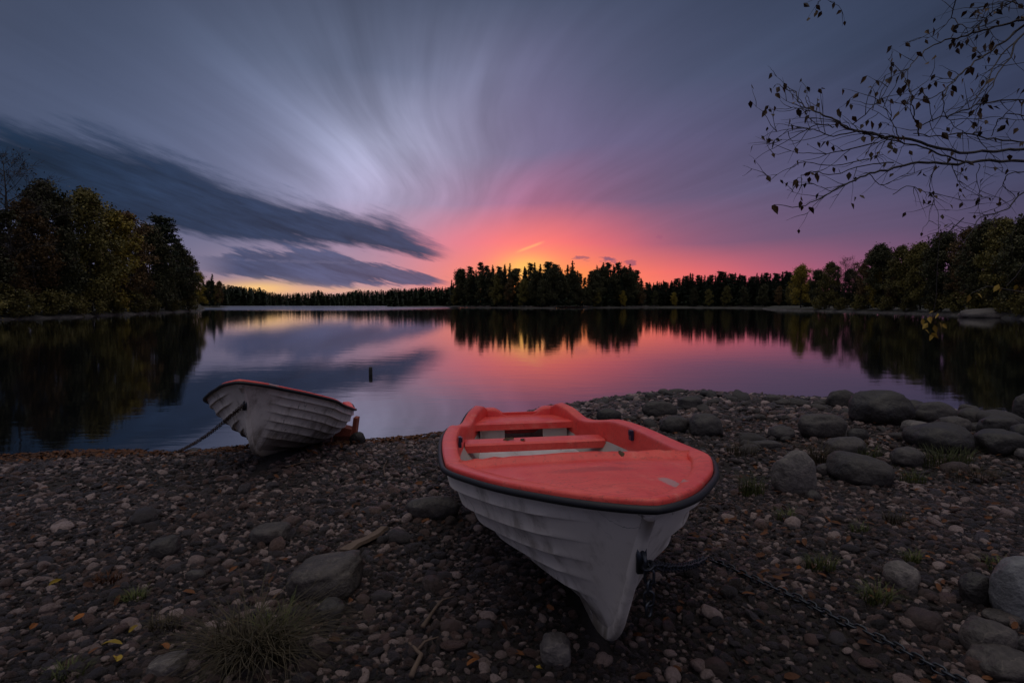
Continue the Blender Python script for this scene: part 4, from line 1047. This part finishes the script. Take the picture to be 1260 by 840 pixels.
for a in ((137, 799, .075, 'yellow_leaf', 'larger pale yellow leaf lying above a second one at lower left', .3), (145, 818, .07, 'yellow_leaf', 'lowest pale yellow leaf at lower left', 2.2), (164, 782, .04, 'yellow_leaf', 'small yellow leaf uppermost of the yellow trio at lower left', 1.2), (66, 723, .05, 'yellow_leaf', 'single dull yellow leaf by itself in the left gravel', .4), (100, 766, .06, 'orange_leaf', 'orange leaf left of the yellow trio', .6), (203, 803, .06, 'orange_leaf', 'orange brown leaf right of the yellow trio', 2.6), (42, 778, .05, 'orange_leaf', 'orange leaf close to the left edge', 1.8), (358, 646, .05, 'orange_leaf', 'orange leaf above the driftwood board', .9), (1143, 693, .045, 'orange_leaf', 'orange leaf above the pale egg shaped boulder', 0), (664, 831, .035, 'yellow_leaf', 'small ochre leaf before the bow at the bottom', .5), (983, 705, .04, 'orange_leaf', 'orange leaf beside the chain in the right gravel', .5), (580, 823, .045, 'orange_leaf', 'dull orange leaf near the bottom middle', .5)): one_leaf(*a)
# dead leaves lying in the boat
def boat_leaf(lx, ly, lz, s, label):
    rng = np.random.default_rng(int(lx * 100)); V, Fc = leaf_shape(rng, s, .6); o = link_mesh('dead_leaf', V, Fc, M['birch_leaf'], None, False); o.location = near_boat.matrix_world @ Vector((lx, ly, lz)); o.rotation_euler = (rng.normal(0, .15), rng.normal(0, .15), rng.uniform(0, 6)); tag(o, label, 'leaf', 'dead leaves in the large boat')
boat_leaf(1.18, -.22, .494, .075, 'left of two dark dead leaves on the middle seat of the large boat'); boat_leaf(1.20, -.10, .494, .06, 'right of two dark dead leaves on the middle seat of the large boat'); boat_leaf(3.13, .18, .80, .05, 'dark dead leaf on the foredeck of the large boat below the raised lip')

# ------------------------------------------------------------------ grass tufts
def tuft(px, py, hpx, wpx, n, mat, label, droop=.5):
    rng = np.random.default_rng(int(px + py * 3)); g = on_ground(px, py); d = g.y; H = hpx * d / FPX * 1.15; W = wpx * d / FPX; b = MB()
    for _ in range(n):
        r = W * .42 * math.sqrt(rng.random()); a = rng.uniform(0, 6.28); x, y = math.cos(a) * r, math.sin(a) * r * .6; ln = H * rng.uniform(.5, 1.15); out = Vector((math.cos(a), math.sin(a), 0)) * .6 + Vector(rng.normal(0, .45, 3)) * Vector((1, 1, 0)); w = .0024 + .0012 * rng.random(); V = []
        z0 = gz1(g.x + x, g.y + y) - g.z
        for k, u in enumerate((0, .3, .55, .8, 1)):
            p = Vector((x, y, z0)) + Vector((0, 0, ln * (u - droop * .55 * u * u * rng.uniform(.7, 1.2)))) + out * (ln * droop * u * u * .95); sd = Vector((-out.y, out.x, 0)); sd = sd.normalized() if sd.length > 1e-6 else Vector((1, 0, 0)); ww = w * (1 - .85 * u); V += [p - sd * ww, p + sd * ww]
        b.add(V, [(2 * k, 2 * k + 1, 2 * k + 3, 2 * k + 2) for k in range(4)])
    o = b.build('grass_tuft', M[mat], None, False); o.location = g; tag(o, label, 'grass tuft', 'grass tufts on the beach')
for a in ((312, 812, 88, 120, 620, 'grass_dry', 'largest tuft of long drooping dry grass at lower left', 1.15), (345, 790, 50, 60, 160, 'grass_green', 'green blades on the right flank of the largest dry tuft', .6), (925, 610, 30, 38, 150, 'grass_green', 'green grass tuft between the large boat and the upright pale boulder', .45), (912, 560, 20, 44, 130, 'grass_dry', 'dry grass tuft right of the large boat near the stony point', .6), (1005, 572, 34, 34, 170, 'grass_dry', 'pale dry grass tuft at the back of the upright pale boulder', .6), (1064, 566, 24, 46, 150, 'grass_green', 'grass tuft right of the tilted grey boulder', .5), (1160, 572, 26, 84, 280, 'grass_green', 'wide grass patch in front of the wide low dark boulder', .5), (1200, 590, 18, 80, 160, 'grass_dry', 'thin dry grass below the right hand boulders', .6), (1124, 594, 18, 40, 110, 'grass_green', 'short grass tuft below the grey boulder in the grass', .5), (1078, 742, 28, 50, 120, 'grass_green', 'green tuft below the pale egg shaped boulder', .7), (1008, 702, 22, 48, 120, 'grass_green', 'green tuft left of the pale egg shaped boulder', .6), (968, 640, 16, 30, 80, 'grass_green', 'small tuft below the upright pale boulder', .6), (1102, 645, 18, 42, 90, 'grass_dry', 'sparse dry tuft in the middle of the right gravel', .6), (1122, 692, 16, 30, 80, 'grass_green', 'small green tuft right of the pale egg shaped boulder', .6), (166, 738, 16, 36, 90, 'grass_green', 'small dark green tuft in the left gravel', .7), (204, 775, 22, 50, 110, 'grass_dry', 'thin dry tuft above the orange brown leaf', .7), (84, 832, 18, 60, 110, 'grass_green', 'dark tuft at the bottom edge on the left', .7), (135, 716, 16, 40, 120, 'litter', 'dark brown clump of dead stems in the left gravel', .8), (1058, 655, 14, 26, 60, 'grass_green', 'tiny tuft left of the sparse dry one', .6), (1230, 700, 16, 50, 90, 'grass_green', 'low grass above the bluish boulder', .6)): tuft(*a)

# ------------------------------------------------------------------ driftwood, twigs, post, prop
def plank():
    a, c = on_ground(425, 686), on_ground(474, 658); d = (c - a); L = d.length; ang = math.atan2(d.y, d.x); b = MB(); V = []
    for u in np.linspace(0, 1, 12):
        w = .055 * (1 - .35 * u) + .006 * math.sin(u * 19); h = .022
        zz = .006 * math.sin(u * 7)
        V += [(u * L, -w, zz), (u * L, w * (.9 + .1 * math.sin(9 * u)), zz), (u * L, w * .9, zz + h), (u * L, -w * .92, zz + h)]
    Fc = [(4 * i + j, 4 * i + (j + 1) % 4, 4 * i + 4 + (j + 1) % 4, 4 * i + 4 + j) for i in range(11) for j in range(4)] + [(3, 2, 1, 0), (44, 45, 46, 47)]
    b.add(V, Fc); o = b.build('driftwood_board', M['wood'], None, False); o.location = a + Vector((0, 0, .03)); o.rotation_euler = (R(-12), R(-4), ang); tag(o, 'brown weathered driftwood board on the gravel above the blocky boulder', 'driftwood')
plank()
def stick(pts, r, label, mat='wood', dz=.035, name='stick'):
    b = MB(); P = []
    for i, p in enumerate(pts): g = on_ground(*p[:2]); P.append(g + Vector((0, 0, dz + (p[2] if len(p) > 2 else 0))))
    rng = np.random.default_rng(int(pts[0][0])); Q = []
    for a, c in zip(P[:-1], P[1:]):
        for u in (0, .33, .66): Q.append(a.lerp(c, u) + Vector(rng.normal(0, .004, 3)))
    Q.append(P[-1]); b.tube(Q, [r * (1 - .6 * i / len(Q)) for i in range(len(Q))], 6); 
    m = Q[len(Q) // 2]; b.tube([m, m + Vector((.03, .04, .02)), m + Vector((.09, .06, .03))], [r * .6, r * .5, r * .25], 5)
    tag(b.build(name, M[mat], None), label, 'stick', 'sticks on the beach')
stick([(506, 842), (519, 818), (512, 808), (503, 800)], .013, 'pale forked stick at the bottom middle of the gravel')
stick([(352, 578), (372, 573), (396, 570)], .010, 'thin pale twig below the smaller boat')
stick([(474, 592), (472, 580), (476, 570)], .006, 'little upright bleached twig in the gravel between the boats', 'wood', .04)
stick([(520, 780), (545, 745)], .012, 'grey stick left of the bow', 'wood')
stick([(965, 560), (985, 590)], .008, 'pale reed stem leaning on the upright boulder', 'grass_dry', .05)
_ = at_z(456, 461); b = MB(); b.tube([(0, 0, -1.2), (0, 0, .12), (.004, 0, .21), (.004, 0, .23)], [.055, .055, .052, .035], 10); o = b.build('mooring_post', M['post']); o.location = (_[0], _[1], 0); tag(o, 'short black post sticking out of the lake beyond the smaller boat', 'post')
g = on_ground(424, 545); pr = empty('timber_prop', (g.x, g.y + .1, g.z)); tag(pr, 'rust red timber prop under the stern of the smaller boat', 'timber prop')
b = MB(); b.box((-.05, 0, .10), (.26, .20, .30), Matrix.Rotation(R(14), 3, 'Y')); b.build('block', M['redwood'], pr, False)
b = MB(); b.box((.12, .06, .16), (.06, .16, .44), Matrix.Rotation(R(8), 3, 'Y')); b.build('upright', M['redwood'], pr, False)

# ------------------------------------------------------------------ overhanging birch at the right, trunk outside the picture
def birch():
    rng = np.random.default_rng(17); root = empty('birch_tree', (6.0, 4.3, gz1(6.0, 4.3) - .1)); tag(root, 'birch reaching in from the right with nearly leafless drooping branches', 'tree')
    O = Vector(root.location)
    t = MB(); tp = [Vector((0, 0, 0)), Vector((-.05, 0, 1.5)), Vector((-.1, .05, 3.2)), Vector((-.05, .1, 5.5)), Vector((.1, .1, 8.5))]; t.tube(tp, [.19, .16, .13, .09, .03], 12); t.build('trunk', M['birch'], root)
    z2 = lambda zx, zy: (920 + zx / 2.8, zy / 2.8)
    br = MB(); lf = Quads(); leaves = []; litl = []
    def depth0(zx, zy): return 4.1 + .5 * math.sin(zx * .004 + zy * .006) + .35 * math.sin(zy * .013)
    nodes = []
    def line(pts, r0, r1, tw, dd=0.0, leafp=.35):
        P = []
        for i, (a, c) in enumerate(pts): P.append(at_depth(*z2(a, c), depth0(a, c) + dd) - O)
        Q = []
        for i in range(len(P) - 1):
            p0, p1, p2, p3 = P[max(i - 1, 0)], P[i], P[i + 1], P[min(i + 2, len(P) - 1)]
            for u in (0, .25, .5, .75): Q.append(.5 * ((2 * p1) + (p2 - p0) * u + (2 * p0 - 5 * p1 + 4 * p2 - p3) * u * u + (3 * p1 - p0 - 3 * p2 + p3) * u ** 3) + Vector(rng.normal(0, .004, 3)))
        Q.append(P[-1]); n = len(Q); br.tube(Q, [.75 * (r0 + (r1 - r0) * i / (n - 1)) for i in range(n)], 5, False)
        for _ in range(int(tw * 1.7) + 1):
            i = int(rng.integers(n // 6, n)); grow_twig(Q[i], (Q[min(i + 1, n - 1)] - Q[max(i - 1, 0)]).normalized(), rng.uniform(.10, .34), leafp, 1)
        leaves.append((Q[-1], .9)); return Q
    def grow_twig(p, d, ln, leafp, lvl):
        v = (d * .8 + rv(rng) * .75 + Vector((-.15, 0, .05))).normalized(); v.y *= .6; v.normalize(); Q = [p]; k = 5
        for i in range(k):
            v = (v + rv(rng) * .28 + Vector((0, 0, -.03))).normalized(); Q.append(Q[-1] + v * ln / k)
        br.tube(Q, [.0024 * (1 - .15 * i) for i in range(k + 1)], 4, False)
        if rng.random() < leafp: leaves.append((Q[-1], 1))
        if rng.random() < leafp * .5: leaves.append((Q[3], 1))
        if lvl and ln > .16 and rng.random() < .6: grow_twig(Q[int(rng.integers(2, 5))], v, ln * rng.uniform(.35, .65), leafp, 0)
    A = line([(1100, 510), (952, 515), (860, 518), (760, 525), (640, 505), (560, 480), (470, 470), (390, 455), (330, 440), (310, 415), (260, 395), (215, 375), (175, 355), (165, 320), (140, 310), (100, 290)], .016, .0025, 10)
    B = line([(1100, 560), (952, 555), (800, 555), (700, 565), (590, 560), (500, 580), (420, 600), (350, 630), (290, 660), (240, 690), (180, 710), (90, 705)], .018, .0025, 12, .15)
    line([(760, 556), (700, 545), (640, 520), (560, 500), (480, 478), (400, 460), (320, 425), (250, 410), (215, 408)], .010, .002, 9, .1)
    D = line([(1100, 40), (952, 70), (870, 90), (790, 110), (720, 130), (650, 150), (600, 185), (570, 215), (550, 245), (530, 250)], .011, .002, 6, -.2, .55)
    E_ = line([(1100, 20), (952, 90), (900, 130), (850, 170), (800, 200), (740, 250), (700, 290), (650, 330), (590, 350)], .012, .002, 7, -.1, .5)
    F_ = line([(1100, 60), (952, 120), (900, 200), (870, 240), (840, 300), (800, 370)], .010, .002, 5, 0, .4)
    line([(930, 130), (860, 210), (835, 260), (790, 330), (770, 380)], .007, .002, 4, .05)
    line([(760, -30), (720, 0), (705, 60), (740, 85), (800, 95), (860, 70)], .006, .002, 5, -.2, .6)
    line([(952, -10), (880, 20), (820, 60), (790, 90)], .006, .002, 5, -.1, .8); line([(960, 20), (900, 5), (850, 10), (790, 30)], .005, .002, 4, -.1, .8)
    line([(700, 60), (660, 110), (612, 136)], .004, .0016, 1)
    line([(590, 465), (578, 420), (568, 370), (560, 320), (545, 270)], .006, .002, 4, 0, .6)
    line([(470, 470), (380, 452), (300, 470), (240, 450), (190, 440), (120, 450), (50, 470)], .006, .0018, 6, -.1, .5)
    line([(450, 490), (330, 520), (250, 530), (170, 525), (90, 530)], .006, .0018, 4, .1, .3)
    line([(500, 560), (400, 570), (300, 600), (230, 590), (190, 605), (170, 620)], .006, .002, 4, .05, .4)
    line([(215, 375), (200, 345), (205, 320), (185, 270)], .004, .0016, 1, 0, .5); line([(213, 380), (170, 372), (130, 375), (70, 378)], .004, .0016, 1, 0, .6)
    line([(300, 440), (240, 430), (160, 470), (90, 510), (25, 550)], .005, .0016, 2, 0, .2); line([(420, 600), (470, 635), (550, 600), (650, 570)], .004, .002, 3, 0, .3)
    line([(420, 545), (300, 570), (200, 560), (120, 590), (65, 603)], .005, .0016, 3, .1, .3)
    line([(500, 670), (560, 640), (600, 660), (660, 670), (760, 690), (830, 680)], .004, .003, 3, .1, .5); line([(290, 660), (240, 640), (200, 630)], .003, .0016, 1)
    line([(660, 570), (640, 590), (625, 640), (640, 690), (660, 760), (655, 800)], .005, .0016, 4, .1, .3); line([(640, 690), (620, 760), (600, 800)], .003, .0015, 1, .1, .9)
    line([(1080, 620), (952, 660), (900, 715), (850, 735), (800, 750), (770, 800), (750, 830)], .009, .003, 5, .2, .1)
    line([(1080, 560), (952, 590), (900, 600), (880, 640), (920, 680), (850, 720)], .007, .003, 5, .2, .3); line([(870, 735), (820, 770), (770, 775), (740, 800)], .004, .002, 3, .2)
    line([(590, 440), (640, 410), (690, 400), (740, 380), (840, 350), (952, 345)], .004, .006, 5, 0, .4); line([(570, 460), (650, 470), (750, 460), (850, 480), (952, 490)], .004, .008, 6, .1, .3)
    line([(690, 300), (670, 360), (700, 420), (740, 450)], .004, .002, 3, -.1, .4); line([(840, 470), (860, 420), (900, 390), (952, 400)], .003, .005, 3); line([(360, 430), (420, 380), (450, 350), (462, 335)], .004, .0016, 3, -.05, .7)
    line([(800, 560), (790, 620), (800, 690), (780, 740)], .004, .0016, 4, .1, .3); line([(700, 570), (740, 640), (800, 680)], .004, .0016, 3, .1, .4); line([(790, 470), (830, 520), (880, 580)], .004, .002, 3, .1)
    line([(640, 420), (620, 350), (600, 300)], .003, .0015, 2, -.1, .6); line([(520, 470), (500, 420), (480, 380), (430, 360)], .004, .0016, 3, 0, .7); line([(480, 480), (440, 520), (470, 560)], .003, .0015, 2)
    line([(300, -40), (260, -8), (240, 15), (237, 35)], .003, .0014, 1, -.4, .6); line([(262, -6), (300, 8)], .002, .0014, 0, -.4)
    # listed single leaves (clusters seen in the picture)
    for a, c in ((640, 95), (655, 110), (707, 85), (760, 132), (775, 163), (820, 148), (775, 232), (693, 243), (670, 292), (765, 303), (800, 378), (895, 405), (905, 15), (880, 3), (860, 40), (830, 100), (795, 85), (535, 248), (520, 300), (545, 290), (560, 305), (605, 300), (605, 330), (545, 360), (577, 412), (585, 418), (530, 465), (510, 470), (483, 493), (505, 508), (398, 470), (425, 415), (360, 400), (470, 372), (240, 593), (235, 600), (172, 615), (183, 690), (210, 712), (368, 678), (385, 672), (740, 665), (735, 672), (800, 685), (270, 487), (195, 440), (75, 475), (95, 482), (145, 407), (65, 378), (75, 302), (95, 322), (110, 298), (165, 350), (175, 375), (92, 705), (67, 603), (45, 468), (350, 592), (600, 583), (330, 535), (85, 528), (235, 18), (238, 38), (255, 38), (300, 8), (590, 648), (690, 325), (745, 270), (850, 268), (820, 322), (690, 460), (670, 455), (930, 440), (890, 430)):
        leaves.append((at_depth(*z2(a, c), depth0(a, c)) - O, 1.25))
    shapeV = [(0, 0), (.30, .34), (.22, .62), (0, 1.05), (-.22, .62), (-.30, .34)]
    def add_leaf(store, p, s):
        dn = Vector((rng.normal(0, .5), rng.normal(0, .5), -1)).normalized(); sd = dn.cross(rv(rng)).normalized(); nn = dn.cross(sd); cu = rng.normal(.12, .1)
        store.add([p + dn * (v * s) + sd * (u * s) + nn * (abs(u) * s * .5 + cu * v * v * s) for u, v in shapeV], [(0, 1, 2, 3), (0, 3, 4, 5)])
    L1, L2 = MB(), MB()
    for p, k in leaves: add_leaf(L1, p, rng.uniform(.034, .052) * k)
    # thin twig hanging far down with a few yellow leaves, plus two sprigs at the right
    for pts, spots in (([(1186, 268), (1156, 296), (1153, 330), (1152, 365), (1147, 392)], [(1144, 388), (1150, 382), (1142, 398), (1138, 404), (1146, 408), (1156, 394), (1160, 399), (1150, 400), (1149, 412), (1135, 393), (1154, 386)]), ([(1262, 322), (1250, 340), (1238, 352)], [(1229, 349), (1234, 354), (1246, 357), (1252, 350)]), ([(1262, 360), (1215, 352), (1195, 361)], [(1193, 361), (1201, 359)])):
        P = [at_depth(a, c, 3.6) - O for a, c in pts]; br.tube(P, [.0034, .003] + [.0026] * (len(P) - 2), 4, False)
        for a, c in spots: add_leaf(L2, at_depth(a, c + rng.normal(0, 1), 3.6 + rng.normal(0, .03)) - O, rng.uniform(.035, .055))
    # limbs from the trunk to where the branches enter
    for tz, Q, r in ((3.0, A, .04), (2.7, B, .045), (3.9, D, .03), (3.7, E_, .035), (3.8, F_, .03)):
        p0 = Vector((-.1, .05, tz)); br.tube([p0, p0.lerp(Q[0], .5) + Vector((0, 0, .12)), Q[0]], [r, r * .7, .018], 7, False)
    br.build('branches', M['twig'], root); L1.build('leaves', M['birch_leaf'], root, False); o = L2.build('leaves', M['lit_leaf'], root, False); o['label'] = 'yellow leaves on the lowest hanging twigs'
birch()
